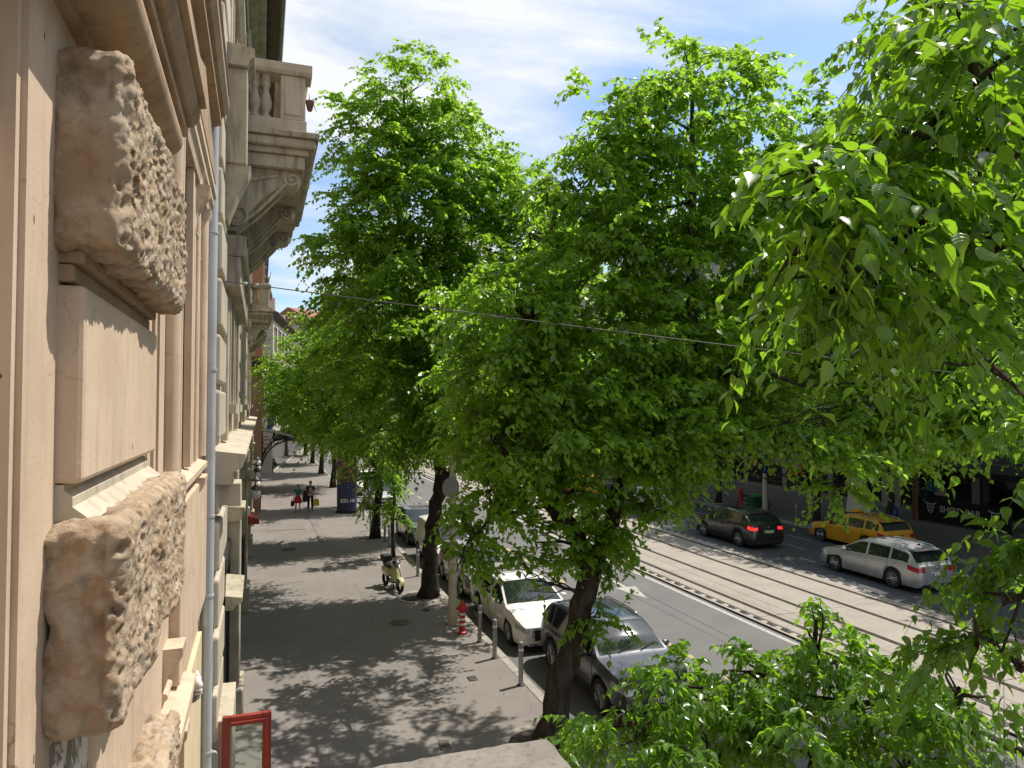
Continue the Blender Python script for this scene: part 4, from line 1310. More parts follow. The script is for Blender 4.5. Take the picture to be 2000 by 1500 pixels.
vanp = dict(cat='van', rear=-1.95, front=2.0, width=1.72, wb=2.52, r=.31, sill=.24, paint=paint('van_white', (.72, .70, .65), .35), clad=True,
    top=[(-1.95, 1.62), (-1.88, 1.70), (-1.0, 1.74), (.2, 1.72), (.45, 1.66), (1.24, 1.06), (1.65, .98), (1.9, .86), (2.0, .72)],
    belt=[(-1.95, .98), (.5, .98), (1.2, .97), (2.0, .74)], cowl=1.2, header=.48, roof_end=-5, tail_glass=-6,
    side=[(-.05, .95)], doors=[1.02, -.12, -1.25], handles=[.02], spokes=6, rim=M['steel'], tail_rows=(3, 4), handle=M['black'], mirror=M['black'], tumble=.2, nose_in=.16)
van = make_car('parked_van', 'small white panel van parked behind the second tree trunk', 'cars parked along the kerb', vanp)
place(van, 7.2, 28.9, TOWARD)
dark = copy_tree(hat)
dark['label'] = 'black car parked in the tree shade just behind the white van'
black_p = paint('black_car_paint', (.012, .012, .014), .2)
for ch in children(dark):
    if ch.name.split('.')[0] in ('body', 'mirror', 'door_handle'):
        ch.data = ch.data.copy(); ch.data.materials.clear(); ch.data.materials.append(black_p)
place(dark, 7.3, 34.2, TOWARD)
def recolour(src, label, matl, x, y, rz, name=None):
    c = copy_tree(src)
    c['label'] = label
    for ch in children(c):
        if ch.name.split('.')[0] in ('body', 'mirror', 'door_handle', 'spoiler'):
            ch.data = ch.data.copy(); ch.data.materials.clear(); ch.data.materials.append(matl)
    place(c, x, y, rz)
    return c
silver = paint('silver_car_paint', (.42, .43, .44), .28, .5)
recolour(hat, 'silver car parked behind the blue advertising column', silver, 7.3, 46.5, TOWARD)
recolour(van, 'far white van parked beyond the silver car', vanp['paint'], 7.2, 52.5, TOWARD)
recolour(hat, 'dull red car parked farthest along the kerb under the trees', paint('red_car_paint', (.26, .03, .025), .3), 7.3, 59.5, TOWARD)

black_suv = dict(rear=-2.35, front=2.26, width=1.88, wb=2.71, r=.355, sill=.28, paint=black_p, clad=True,
    top=[(-2.35, .98), (-2.2, 1.12), (-1.75, 1.48), (-1.2, 1.61), (-.3, 1.66), (.30, 1.61), (1.12, 1.08), (1.65, 1.03), (2.05, .95), (2.26, .78)],
    belt=[(-2.35, .97), (-1.6, 1.12), (.5, 1.0), (1.1, .98), (2.26, .80)], cowl=1.10, header=.34, roof_end=-1.55, tail_glass=-2.12,
    side=[(-1.72, -1.32), (-1.22, -.28), (-.18, .86)], doors=[.98, -.23, -1.2], handles=[-.05, -1.05], spoiler=True, spokes=10, tail_rows=(3, 4), tail_len=.3, tail_mat=M['lens_red_lit'], plate=M['plate_green'], plate_z=.72)
place(make_car('moving_suv', 'glossy black SUV with lit red tail lamps driving in the lane beside the tram track', 'cars driving away on the far carriageway', black_suv), 21.58, 28.85, AWAY)
wagon = dict(rear=-2.42, front=2.24, width=1.83, wb=2.70, r=.34, sill=.21, paint=paint('silver_white_paint', (.46, .47, .48), .26, .5),
    top=[(-2.42, .92), (-2.30, 1.02), (-1.95, 1.40), (-1.3, 1.49), (-.3, 1.51), (.15, 1.48), (1.10, .97), (1.6, .91), (2.0, .82), (2.24, .66)],
    belt=[(-2.42, .90), (-1.8, 1.02), (.5, .92), (1.08, .90), (2.24, .68)], cowl=1.08, header=.18, roof_end=-1.85, tail_glass=-2.28,
    side=[(-2.0, -1.28), (-1.2, -.28), (-.18, .82)], doors=[.95, -.23, -1.15], handles=[-.05, -1.02], rails=M['chrome'], spoiler=True, spokes=12, style='turbine', tail_rows=(3,), tail_len=.42, lamp_h=.18, plate_z=.6)
wag = make_car('moving_estate_car', 'silver white estate car driving away beside the tram track, nearest on the far carriageway', 'cars driving away on the far carriageway', wagon)
place(wag, 22.05, 20.85, AWAY)
taxi_p = paint('taxi_yellow', (.62, .30, .012), .28)
taxi = recolour(wag, 'yellow taxi estate car with roof sign by the far kerb', taxi_p, 26.05, 25.9, AWAY)
taxi['category'] = 'taxi'; taxi.name = 'yellow_taxi'
m = MB(); m.rbox(-.12, .12, -.28, .28, 1.53, 1.66, .03); o = m.build('roof_sign', M['yellow_paint']); o.parent = taxi; KIDS[taxi].append(o)
m = MB(); m.rbox(-.14, .14, -.3, .3, 1.5, 1.53, .01); o2 = m.build('sign_base', M['black']); o2.parent = o; KIDS.setdefault(o, []).append(o2)
for (x, y, rz, lb) in ((21.8, 47, AWAY, 'yellow taxi glimpsed through the leaves of the big tree, middle of the far carriageway'), (24.8, 63, AWAY, 'far yellow taxi glimpsed between the tree trunks up the street')):
    c = copy_tree(taxi); c['label'] = lb; place(c, x, y, rz)
red_white = recolour(hat, 'white and red car half hidden by hanging leaves ahead of the black SUV', paint('tail_white', (.6, .6, .6), .3), 22.6, 39.0, AWAY)
red_white['group'] = 'cars driving away on the far carriageway'
rcar = recolour(hat, 'red car on the outer lane just showing right of the hanging leaves', paint('red_paint2', (.34, .02, .02), .3), 24.6, 41.2, AWAY)
rcar['group'] = 'cars driving away on the far carriageway'

# ------------------------------------------------------------------ scooter and motorcycle
def two_wheel(name, label, body, scooter=True):
    t = empty(name); tag(t, label, 'scooter' if scooter else 'motorcycle')
    rw = .235 if scooter else .30
    wb = 1.28 if scooter else 1.38
    def whl(x):
        m = MB()
        m.lathe([(rw - .075, -.045), (rw - .03, -.055), (rw, -.02), (rw, .02), (rw - .03, .055), (rw - .075, .045)], (0, 0, 0), 24, 'Y', caps=False)
        w = m.build('wheel', M['rubber'], t, True); w.location = (x, 0, rw)
        m = MB()
        m.lathe([(rw - .074, -.035), (rw - .074, .035), (rw - .10, .03), (rw - .10, -.03), (rw - .074, -.035)], (0, 0, 0), 24, 'Y', caps=False)
        for k in range(5):
            a = 2 * PI * k / 5
            m.tube([(.02 * math.cos(a), 0, .02 * math.sin(a)), ((rw - .08) * math.cos(a), 0, (rw - .08) * math.sin(a))], .016, 5)
        m.lathe([(.045, -.05), (.05, 0), (.045, .05)], (0, 0, 0), 12, 'Y')
        m.build('rim', M['alloy'], w, True, 40)
    whl(wb / 2); whl(-wb / 2)
    m = MB(); 
    m.grid(lambda u, v: (wb / 2 + (rw + .03) * math.cos(.15 + u * 2.5), (v - .5) * .16, rw + (rw + .035) * math.sin(.15 + u * 2.5) + .03 * (1 - (2 * v - 1) ** 2)), 12, 6)
    m.build('mudguard', body, t, True, fixn=False)
    m = MB()
    for s in (1, -1): m.tube([(wb / 2, s * .075, rw), (wb / 2 - .14, s * .07, .62), (wb / 2 - .24, s * .05, .92)], .02, 7)
    m.build('fork', M['alloy'], t, True)
    if scooter:
        m = MB()
        m.grid(lambda u, v: (wb / 2 - .16 - .16 * u - .10 * (2 * v - 1) ** 2, (v - .5) * (.36 - .12 * u + .08 * math.sin(PI * u)), .34 + .56 * u), 10, 10)
        m.build('leg_shield', body, t, True, fixn=False)
        m = MB(); m.ell((-.42, 0, .56), (.42, .19, .20), 16, 10); m.build('rear_body', body, t, True)
        m = MB(); m.rbox(-.25, .32, -.15, .15, .26, .33, .03); m.build('footboard', M['black'], t)
        m = MB(); m.ell((-.36, 0, .78), (.40, .16, .09), 16, 8); m.build('seat', M['black'], t, True)
        m = MB(); m.ell((.32, 0, .98), (.12, .15, .10), 14, 8); m.build('headset', M['black'], t, True)
        m = MB(); m.rbox(-.74, -.44, -.19, .19, .84, 1.10, .06); m.build('top_box', M['black'], t)
        m = MB(); m.tube([(-.2, .17, .28), (-.75, .2, .33)], .05, 8); m.build('exhaust', M['dark_iron'], t, True)
        m = MB(); m.rbox(.28, .3, -.02, .02, .0, .3, .006); m.tube([(-.05, .1, .25), (-.12, .2, .02)], .012, 5); m.build('side_stand', M['steel'], t)
        zb, xb = 1.0, .30
    else:
        m = MB(); m.ell((.12, 0, .80), (.30, .16, .15), 14, 9); m.ell((.40, 0, .72), (.24, .17, .24), 14, 9); m.build('fairing', body, t, True)
        m = MB(); m.ell((-.38, 0, .80), (.34, .12, .07), 14, 8); m.build('seat', M['black'], t, True)
        m = MB(); m.rbox(-.22, .28, -.14, .14, .26, .60, .06); m.build('engine', M['dark_iron'], t)
        m = MB(); m.ell((-.66, 0, .86), (.2, .08, .07), 12, 7); m.build('tail', body, t, True)
        m = MB(); m.tube([(.1, -.15, .26), (-.3, -.18, .28), (-.8, -.2, .5)], .05, 8); m.build('exhaust', M['steel'], t, True)
        zb, xb = .98, .38
    m = MB(); m.tube([(xb - .1, .36, zb + .02), (xb, .16, zb + .04), (xb + .02, 0, zb), (xb, -.16, zb + .04), (xb - .1, -.36, zb + .02)], .016, 7); hb = m.build('handlebar', M['black'], t, True)
    m = MB()
    for s in (1, -1):
        m.tube([(xb, s * .22, zb + .03), (xb + .02, s * .32, zb + .20)], .007, 5); m.ell((xb + .02, s * .33, zb + .22), (.015, .055, .035), 8, 6)
    m.build('mirror', M['black'], hb, True)
    m = MB(); m.ell((xb + .12, 0, zb - .04), (.05, .075, .07), 12, 8); m.build('headlight', M['lens_clear'], t, True)
    m = MB(); m.rbox(-wb / 2 - .26, -wb / 2 - .2, -.06, .06, .58, .64, .01); m.build('tail_light', M['lens_red'], t)
    return t
sct = two_wheel('parked_scooter', 'cream scooter with black top box parked on the pavement by the second tree', M['scooter_cream'])
place(sct, 4.35, 24.75, -PI / 2 + .22, .13)
mot = two_wheel('parked_motorcycle', 'bright green motorcycle parked behind the cream pole with the blue sign', M['green_paint'], False)
place(mot, 28.4, 36.2, -.5, .125)

# ------------------------------------------------------------------ street furniture
def bollard(h=.98):
    t = empty('bollard')
    m = MB(); m.lathe([(.055, 0), (.055, h - .08), (.05, h - .075), (.05, h - .06), (.056, h - .055), (.056, h - .02), (.04, h), (.001, h + .01)], (0, 0, 0), 14); m.build('post', M['steel'], t, True, 35)
    m = MB(); m.lathe([(.085, .0), (.085, .018), (.056, .03)], (0, 0, 0), 14, caps=False); m.build('base_ring', M['dark_iron'], t, True, 35)
    m = MB(); m.lathe([(.0572, h - .2), (.0575, h - .15)], (0, 0, 0), 14, caps=False); m.build('band', M['white_paint'], t, True)
    return t
bo = bollard()
spots = [(5.63, 15.37, 'steel bollard nearest the leaning trunk, by the grey SUV'), (5.60, 17.2, 'middle steel bollard of the three beside the white sedan'), (5.60, 18.5, 'steel bollard next to the red and white hydrant'),
         (5.55, 26.3, 'steel bollard beside the white van, left of the second trunk'), (5.5, 32.2, 'steel bollard in the shade right of the third trunk'), (5.5, 33.4, 'steel bollard standing against the third trunk'),
         (5.3, 36.6, 'thin bollard by the kerb beyond the third tree'), (5.4, 40.0, 'bollard beside the blue advertising column')]
for i, (x, y, lb) in enumerate(spots):
    o = bo if i == 0 else copy_tree(bo)
    tag(o, lb, 'bollard', 'bollards along the near kerb'); o.location = (x, y, .12); o.rotation_euler = (.006 * (i % 3), -.012 * (i % 2), i)
for i, (x, y, lb) in enumerate(((27.75, 31.8, 'dark bollard between the cream pole and the yellow taxi'), (27.75, 28.9, 'small bollard on the far kerb just behind the yellow taxi bonnet'))):
    o = copy_tree(bo); tag(o, lb, 'bollard', 'bollards along the far kerb'); o.location = (x, y, .12)
t = empty('fire_hydrant', (5.35, 19.35, .12)); tag(t, 'red and white banded fire hydrant on the kerb beside the cream lamp post', 'hydrant')
m = MB(); m.lathe([(.13, .12), (.13, .17), (.085, .2), (.085, .72), (.11, .74), (.12, .80), (.11, .9), (.05, .97), (.03, 1.02), (.001, 1.03)], (5.35, 19.35, 0), 16); hy = m.build('barrel', M['red_paint'], t, True, 35)
m = MB()
for z in (.36, .5, .64): m.lathe([(.0865, z), (.0865, z + .06)], (5.35, 19.35, 0), 16, caps=False)
m.build('white_band', M['white_paint'], hy, True)
m = MB(); m.lathe([(.05, -.17), (.05, .17)], (5.35, 19.35, .82), 10, 'X'); m.build('hose_outlet', M['red_paint'], t, True, 35)
# cream lamp post with a round sign
t = empty('lamp_post', (5.32, 20.3, .12)); tag(t, 'cream painted lamp post with a round sign beside the hydrant', 'lamp post')
m = MB(); m.lathe([(.15, .12), (.15, .5), (.125, .55), (.105, 3.0), (.085, 8.6)], (5.32, 20.3, 0), 16); m.build('pole', M['pole_cream'], t, True, 35)
m = MB(); m.tube([(5.32, 20.3, 8.5), (5.6, 20.3, 8.9), (6.6, 20.3, 9.1)], .05, 8); m.build('arm', M['pole_cream'], t, True)
m = MB(); m.ell((6.9, 20.3, 9.08), (.38, .13, .07), 14, 8); m.build('lamp_head', M['steel'], t, True)
m = MB(); m.lathe([(.001, 0), (.30, 0), (.30, .03), (.001, .03)], (0, 0, 0), 24, 'Y', caps=False)
sg = m.build('round_sign', M['steel'], t, True, 35, local=True); sg.location = Vector((5.22, 20.12, 4.1)) - wloc(t); sg.rotation_euler = (.0, 0, .4)
# blue advertising column
def text_mesh(name, body, size, ext, off, mat, parent):
    fc = bpy.data.curves.new('tmp', 'FONT'); fc.body = body; fc.size = size; fc.extrude = ext; fc.offset = off; fc.align_x = 'CENTER'
    to = bpy.data.objects.new('tmp', fc); COL.objects.link(to)
    dg = bpy.context.evaluated_depsgraph_get(); dg.update()
    me = bpy.data.meshes.new_from_object(to.evaluated_get(dg)); me.name = name
    bpy.data.objects.remove(to); bpy.data.curves.remove(fc)
    me.materials.clear(); me.materials.append(mat)
    return obj(name, me, parent)
def letters_on_cylinder(parent, text, cx_, cy_, r, z, size, mat, a_mid, step):
    n = len(text)
    for k, ch in enumerate(text):
        a = a_mid + (k - (n - 1) / 2) * step
        o = text_mesh('letter', ch, size, .004, 0.004, mat, parent)
        o.location = Vector((cx_ + r * math.sin(a), cy_ - r * math.cos(a), z)) - wloc(parent)
        o.rotation_euler = (PI / 2, 0, a)
t = empty('advertising_column', (4.85, 43.2, .12)); tag(t, 'round advertising column with dark blue band and white web address lettering', 'advertising column')
m = MB(); m.lathe([(.64, .12), (.64, .28), (.58, .3)], (4.85, 43.2, 0), 28); m.build('plinth', M['dark_iron'], t, True, 35)
m = MB(); m.lathe([(.58, .3), (.58, 1.95)], (4.85, 43.2, 0), 28); bl = m.build('blue_poster', simple('navy_poster', (.016, .021, .075), .4, 0, .1, 4), t, True, 35)
def poster():
    mm, tt, b = new_mat('dark_poster_print'); v = coords(tt, True)
    c = mix(tt, ramp(tt, noise(tt, v, 2.2, 4), .5, .62), (.03, .025, .02), (.35, .13, .02))
    c = mix(tt, ramp(tt, noise(tt, v, 3.4, 3), .6, .7), c, (.45, .36, .25)); tt.links.new(c, b.inputs['Base Color']); b.inputs['Roughness'].default_value = .4
    return mm
m = MB(); m.lathe([(.58, 1.951), (.58, 3.55)], (4.85, 43.2, 0), 28); m.build('picture_poster', poster(), t, True, 35)
m = MB(); m.lathe([(.64, 3.55), (.66, 3.62), (.5, 3.8), (.1, 3.95), (.001, 4.1)], (4.85, 43.2, 0), 28); m.build('cap', M['dark_iron'], t, True, 35)
letters_on_cylinder(bl, 'ZOO.HU', 4.85, 43.2, .584, .78, .26, M['white_paint'], -.02, .27)
# litter: small steel sign stand right of the column
t = empty('sign_stand', (5.45, 41.6, .12)); tag(t, 'thin white stand with crossbar right of the blue column', 'sign')
m = MB(); m.tube([(5.45, 41.6, .12), (5.45, 41.6, 1.25)], .022, 6); m.tube([(5.3, 41.6, 1.22), (5.6, 41.6, 1.22)], .022, 6); m.build('frame', M['white_paint'], t)
# advertising column on the far pavement
t = empty('advertising_column', (32.4, 32.2, .12)); tag(t, 'white advertising column with orange poster behind the yellow taxi', 'advertising column')
m = MB(); m.lathe([(.62, .12), (.62, .3), (.56, .34)], (32.4, 32.2, 0), 28); m.build('plinth', M['black'], t, True, 35)
m = MB(); m.lathe([(.60, .34), (.50, 1.1), (.48, 1.12), (.48, 2.6)], (32.4, 32.2, 0), 28); m.build('white_drum', M['white_paint'], t, True, 35)
m = MB(); m.lathe([(.485, 2.601), (.485, 4.0)], (32.4, 32.2, 0), 28); m.build('orange_poster', simple('orange_poster', (.55, .20, .02), .4, 0, .35, 2), t, True, 35)
m = MB(); m.lathe([(.54, 4.0), (.56, 4.1), (.35, 4.3), (.001, 4.45)], (32.4, 32.2, 0), 28); m.build('cap', M['dark_iron'], t, True, 35)
# pole with blue lane sign on the far kerb
t = empty('sign_pole', (27.85, 34.5, .12)); tag(t, 'cream pole carrying the blue lane arrow sign and the tram wire', 'pole')
m = MB(); m.lathe([(.15, .12), (.15, 1.0), (.13, 1.05), (.115, 4.5), (.16, 4.55), (.12, 4.62), (.001, 4.75)], (27.85, 34.5, 0), 14); m.build('pole', M['pole_cream'], t, True, 35)
m = MB(); m.rbox(27.52, 28.18, 34.30, 34.33, 2.5, 3.6, .01); s_ = m.build('sign_plate', M['blue_sign'], t)
m = MB()
for (x, dx) in ((27.68, -.04), (27.98, .04)):
    m.box(x - .025, x + .025, 34.292, 34.298, 2.62, 3.15)
    m.add([(x - .02, 34.292, 3.1), (x + .03, 34.292, 3.1), (x + .11, 34.292, 3.3), (x + .06, 34.292, 3.3)], [(0, 1, 2, 3)])
    m.add([(x - .1, 34.292, 3.18), (x + .1, 34.292, 3.18), (x + .03, 34.292, 3.44)], [(0, 1, 2)])
m.build('arrow', M['white_paint'], s_)
# bins
def wheelie_bin(x, y, label, matl):
    t = empty('waste_bin', (x, y, .12)); tag(t, label, 'bin')
    m = MB()
    m.add([(x + sx * w, y + sy * w, z) for (w, z) in ((.24, .2), (.30, 1.0)) for sx, sy in ((-1, -1), (1, -1), (1, 1), (-1, 1))],
          [(0, 3, 2, 1), (4, 5, 6, 7), (0, 1, 5, 4), (1, 2, 6, 5), (2, 3, 7, 6), (3, 0, 4, 7)])
    m.build('body', matl, t)
    m = MB(); m.rbox(x - .33, x + .33, y - .34, y + .33, 1.0, 1.07, .03); m.build('lid', matl, t)
    m = MB(); m.lathe([(.1, -.3), (.1, .3)], (x, y + .26, .22), 10, 'X'); m.build('wheel', M['rubber'], t)
    return t
wheelie_bin(27.62, 35.2, 'dark green wheeled bin left of the cream pole on the far kerb', M['bin_green'])
t = empty('fire_hydrant', (27.6, 36.4, .12)); tag(t, 'red hydrant post between the green motorcycle and the green bin', 'hydrant')
m = MB(); m.lathe([(.16, .12), (.11, .2), (.11, 1.2), (.14, 1.25), (.12, 1.42), (.001, 1.5)], (27.6, 36.4, 0), 14); m.build('barrel', M['red_paint'], t, True, 35)
m = MB(); m.lathe([(.05, -.2), (.05, .2)], (27.6, 36.4, 1.05), 10, 'X'); m.build('hose_outlet', M['red_paint'], t, True)
# red framed white cabinet
t = empty('advertising_cabinet', (28.75, 45.2, .12)); tag(t, 'white panelled box with red frame standing on the far kerb', 'cabinet')
m = MB(); m.box(28.15, 29.2, 45.0, 46.2, .3, 2.35); m.build('body', simple('cabinet_grey', (.42, .42, .43), .5, 0, .08, 3), t)
m = MB()
for x in (28.12, 28.64, 29.16): m.rbox(x, x + .07, 44.94, 44.995, .12, 2.42, .01)
for z in (.3, 1.35, 2.36): m.rbox(28.12, 29.23, 44.93, 44.99, z, z + .06, .01)
for (x, y) in ((28.1, 46.15), (29.2, 46.15)): m.rbox(x, x + .07, y, y + .07, .12, 2.42, .01)
m.build('red_frame', M['red_paint'], t)
for x in (28.2, 28.72):
    for z in (.37, 1.42):
        m = MB(); m.box(x, x + .43, 44.97, 44.999, z, z + .92); m.build('panel', M['white_paint'], t)
# bar terrace fence with lettering
t = empty('bar_terrace', (34.25, 27.5, .12)); tag(t, 'black cloth terrace screen lettered SHOT BAR with two horned heads', 'screen')
m = MB(); m.rbox(34.22, 34.27, 24.6, 29.7, .2, 1.45, .01); sc_ = m.build('screen_cloth', simple('black_cloth_screen', (.006, .006, .007), .85, 0, .3, 4), t)
for y in (24.6, 26.3, 28.0, 29.7):
    m = MB(); m.tube([(34.3, y, .12), (34.3, y, 1.5)], .03, 6); m.build('post', M['dark_iron'], t)
scr_m = simple('screen_print', (.42, .42, .43), .6, 0, .08, 6)
lt = text_mesh('lettering', 'SHOT  BAR', .46, .003, .012, scr_m, sc_)
lt.location = Vector((34.212, 27.25, .78)) - wloc(sc_); lt.rotation_euler = (PI / 2, 0, -PI / 2)
for y in (28.95, 25.35):
    m = MB()
    def P2(a, b): return (34.214, y - a, .95 + b)
    out = [(-.16, .2), (-.2, .02), (-.10, -.24), (0, -.3), (.10, -.24), (.2, .02), (.16, .2)]
    m.tube([P2(*q) for q in out], .022, 4)
    m.tube([P2(-.16, .2), P2(0, .16), P2(.16, .2)], .025, 4)
    for s in (1, -1):
        m.tube([P2(s * .16, .2), P2(s * .30, .22), P2(s * .36, .32)], [.03, .025, .01], 4)
        m.tube([P2(s * .12, .06), P2(s * .05, .0)], .03, 4)
        m.tube([P2(s * .07, -.18), P2(s * .02, -.2)], .022, 4)
        m.tube([P2(s * .05, .12), P2(s * .04, -.15)], .014, 4)
    m.build('horned_head', scr_m, sc_)
m = MB(); m.rbox(34.1, 34.35, 29.75, 30.0, .12, 2.6, .02); m.build('wooden_post', simple('terrace_wood', (.13, .075, .045), .8, 0, .25, 6), t)
m = MB(); m.rbox(34.05, 34.3, 29.72, 29.98, .12, .75, .02); m.build('planter', M['terracotta'], t)
t = empty('shop_awning', (36.9, 27, 3.4)); tag(t, 'black awning over the bar behind the lettered screen', 'awning')
m = MB(); m.prism([(36.9, 3.7), (34.4, 3.0), (34.4, 2.75), (34.36, 2.75), (34.36, 3.05), (36.9, 3.76)], 7.0, 'XZ', 23.8); m.build('canvas', M['cloth_black'], t)
m = MB(); m.rbox(36.86, 36.9, 25.6, 26.2, 1.5, 1.9, .01); m.build('lit_notice', simple('pale_notice', (.3, .38, .34), .5, 0, .1, 5), t)
t = empty('blue_sack', (33.0, 30.6, .12)); tag(t, 'bright blue sack on the far pavement beside the white column', 'sack')
m = MB(); m.grid(lambda u, v: (33.3 + (.34 + .06 * math.sin(9 * u * PI)) * math.cos(2 * PI * u) * (math.sin(PI * (.12 + .83 * v)) ** .6), 30.6 + .34 * math.sin(2 * PI * u) * (math.sin(PI * (.12 + .83 * v)) ** .6), .12 + .75 * v), 18, 8); m.build('sack', M['blue_sign'], t, True)
m = MB(); m.tube([(33.3, 30.6, .85), (33.32, 30.6, 1.0)], [.05, .1], 8); m.build('sack_neck', M['blue_sign'], t, True)
# red framed glass door standing open below the drainpipe
t = empty('shop_door', (-.3, 10.64, .12)); tag(t, 'red framed glass door standing open onto the pavement at the bottom', 'door')
m = MB()
m.rbox(.06, .18, 10.6, 10.68, .12, 2.22, .012); m.rbox(-.46, -.36, 10.6, 10.68, .12, 2.22, .012); m.rbox(-.36, .06, 10.602, 10.678, 2.08, 2.215, .012); m.rbox(-.36, .06, 10.602, 10.678, .12, .4, .012)
m.build('frame', M['oxide_red'], t)
m = MB(); m.rbox(.095, .145, 10.57, 10.592, .16, 2.15, .008); m.rbox(-.36, .095, 10.57, 10.592, 2.12, 2.15, .008); m.build('frame_moulding', M['oxide_red'], t)
def clear_glass():
    mm, tt, b = new_mat('door_glass'); b.inputs['Base Color'].default_value = (.75, .85, .80, 1); b.inputs['Roughness'].default_value = .03
    tr = tt.nodes.new('ShaderNodeBsdfTransparent'); tr.inputs['Color'].default_value = (.90, .93, .91, 1)
    ms = tt.nodes.new('ShaderNodeMixShader'); v = coords(tt, True); n_ = noise(tt, v, 3, 2)
    tt.links.new(ramp(tt, n_, 0, 1, (.90, .90, .90, 1), (.96, .96, .96, 1)), ms.inputs[0])
    tt.links.new(b.outputs[0], ms.inputs[1]); tt.links.new(tr.outputs[0], ms.inputs[2]); tt.links.new(ms.outputs[0], tt.nodes['Material Output'].inputs['Surface'])
    return mm
m = MB(); m.box(-.36, .06, 10.635, 10.645, .4, 2.08); m.build('glass_pane', clear_glass(), t)
# flower pot on the balcony
t = empty('flower_pot', (.75, 12.6, 11.5)); tag(t, 'small dark flower pot with bare twigs hung outside the near balcony', 'flower pot')
m = MB(); m.lathe([(.03, 11.56), (.045, 11.58), (.07, 11.70), (.075, 11.71), (.075, 11.73), (.06, 11.73)], (.745, 12.62, 0), 14); m.build('pot', M['terracotta'], t, True, 35)
m = MB(); rr = random.Random(2)
for i in range(12):
    a = rr.uniform(0, 6.28); m.tube([(.745, 12.62, 11.72), (.745 + .05 * math.cos(a), 12.62 + .05 * math.sin(a), 11.74), (.745 + .12 * math.cos(a), 12.62 + .12 * math.sin(a), 11.62 + rr.uniform(-.06, .2))], [.010, .008, .003], 4)
m.build('twigs', M['bark'], t)
# planters at the far side near the girl
# overhead wires
def cable(name, label, pts, r, group=None):
    t = empty(name, pts[0]); tag(t, label, 'cable', group)
    m = MB(); m.tube(pts, r, 5); m.build('strand', M['cable'], t, True)
    return t
def sagline(a, b, s, n=24):
    a, b = Vector(a), Vector(b)
    return [a + (b - a) * (i / n) - Vector((0, 0, s * 4 * (i / n) * (1 - i / n))) for i in range(n + 1)]
c = cable('span_wire', 'span wire from the cream house wall across the street through the trees', sagline((-.60, 11.55, 8.37), (15.46, 8.2, 6.62), .03) + sagline((15.46, 8.2, 6.62), (37, 4.5, 9.6), .04)[1:], .0085)
m = MB(); m.ell((-.25, 11.48, 8.33), (.05, .025, .03), 8, 6); m.ell((-.08, 11.44, 8.31), (.04, .02, .028), 8, 6); m.ell((-.56, 11.54, 8.37), (.05, .06, .06), 8, 6); m.build('insulator', M['zinc'], c, True)
for (x, z, lb) in ((15.46, 5.55, 'contact wire over the nearer tram track'), (18.43, 5.55, 'contact wire over the farther tram track')):
    pts = [(x + .12 * (-1) ** k, -10 + 22.0 * k, z) for k in range(10)]
    cable('contact_wire', lb, pts, .012, 'tram contact wires')
for (x, lb) in ((15.46, 'sagging carrier wire above the nearer tram track'), (18.43, 'sagging carrier wire above the farther tram track')):
    pts = []
    for k in range(8): pts += sagline((x, -20 + 24 * k, 6.75), (x, 4 + 24 * k, 6.75), .35, 10)[(1 if k else 0):]
    cable('carrier_wire', lb, pts, .010, 'tram carrier wires')
c = cable('span_wire', 'twin span wires from the cream sign pole to the tram wires', sagline((27.85, 34.5, 4.5), (15.4, 34.5, 5.6), .1), .012)
c = cable('feeder_cable', 'thick pale cable strung along the far pavement to the right', sagline((27.85, 34.5, 4.6), (28.3, 8, 4.9), .15), .02, 'far side cables')
c = cable('feeder_cable', 'thin pale cable strung below the thick one on the far side', sagline((27.85, 34.5, 4.2), (28.3, 8, 4.2), .15), .014, 'far side cables')

# ------------------------------------------------------------------ people
def skin_mesh(name, chains, mat, parent, lvl=1):
    """chains: list of lists of (x,y,z,r); a chain may start at a named joint by repeating its coordinates"""
    vs = []; es = []; rs_ = []; idx = {}
    for ch in chains:
        prev = None
        for (x, y, z, r) in ch:
            k = (round(x, 4), round(y, 4), round(z, 4))
            if k not in idx:
                idx[k] = len(vs); vs.append((x, y, z)); rs_.append(r)
            i = idx[k]
            if prev is not None and prev != i: es.append((prev, i))
            prev = i
    me = bpy.data.meshes.new(name); me.from_pydata(vs, es, [])
    o = obj(name, me, parent); me.materials.append(mat)
    md = o.modifiers.new('skin', 'SKIN'); md.use_smooth_shade = True
    for i, r in enumerate(rs_):
        sv = me.skin_vertices[0].data[i]
        sv.radius = r if isinstance(r, tuple) else (r, r)
        sv.use_root = (i == 0)
    s = o.modifiers.new('sub', 'SUBSURF'); s.levels = lvl; s.render_levels = lvl
    return o
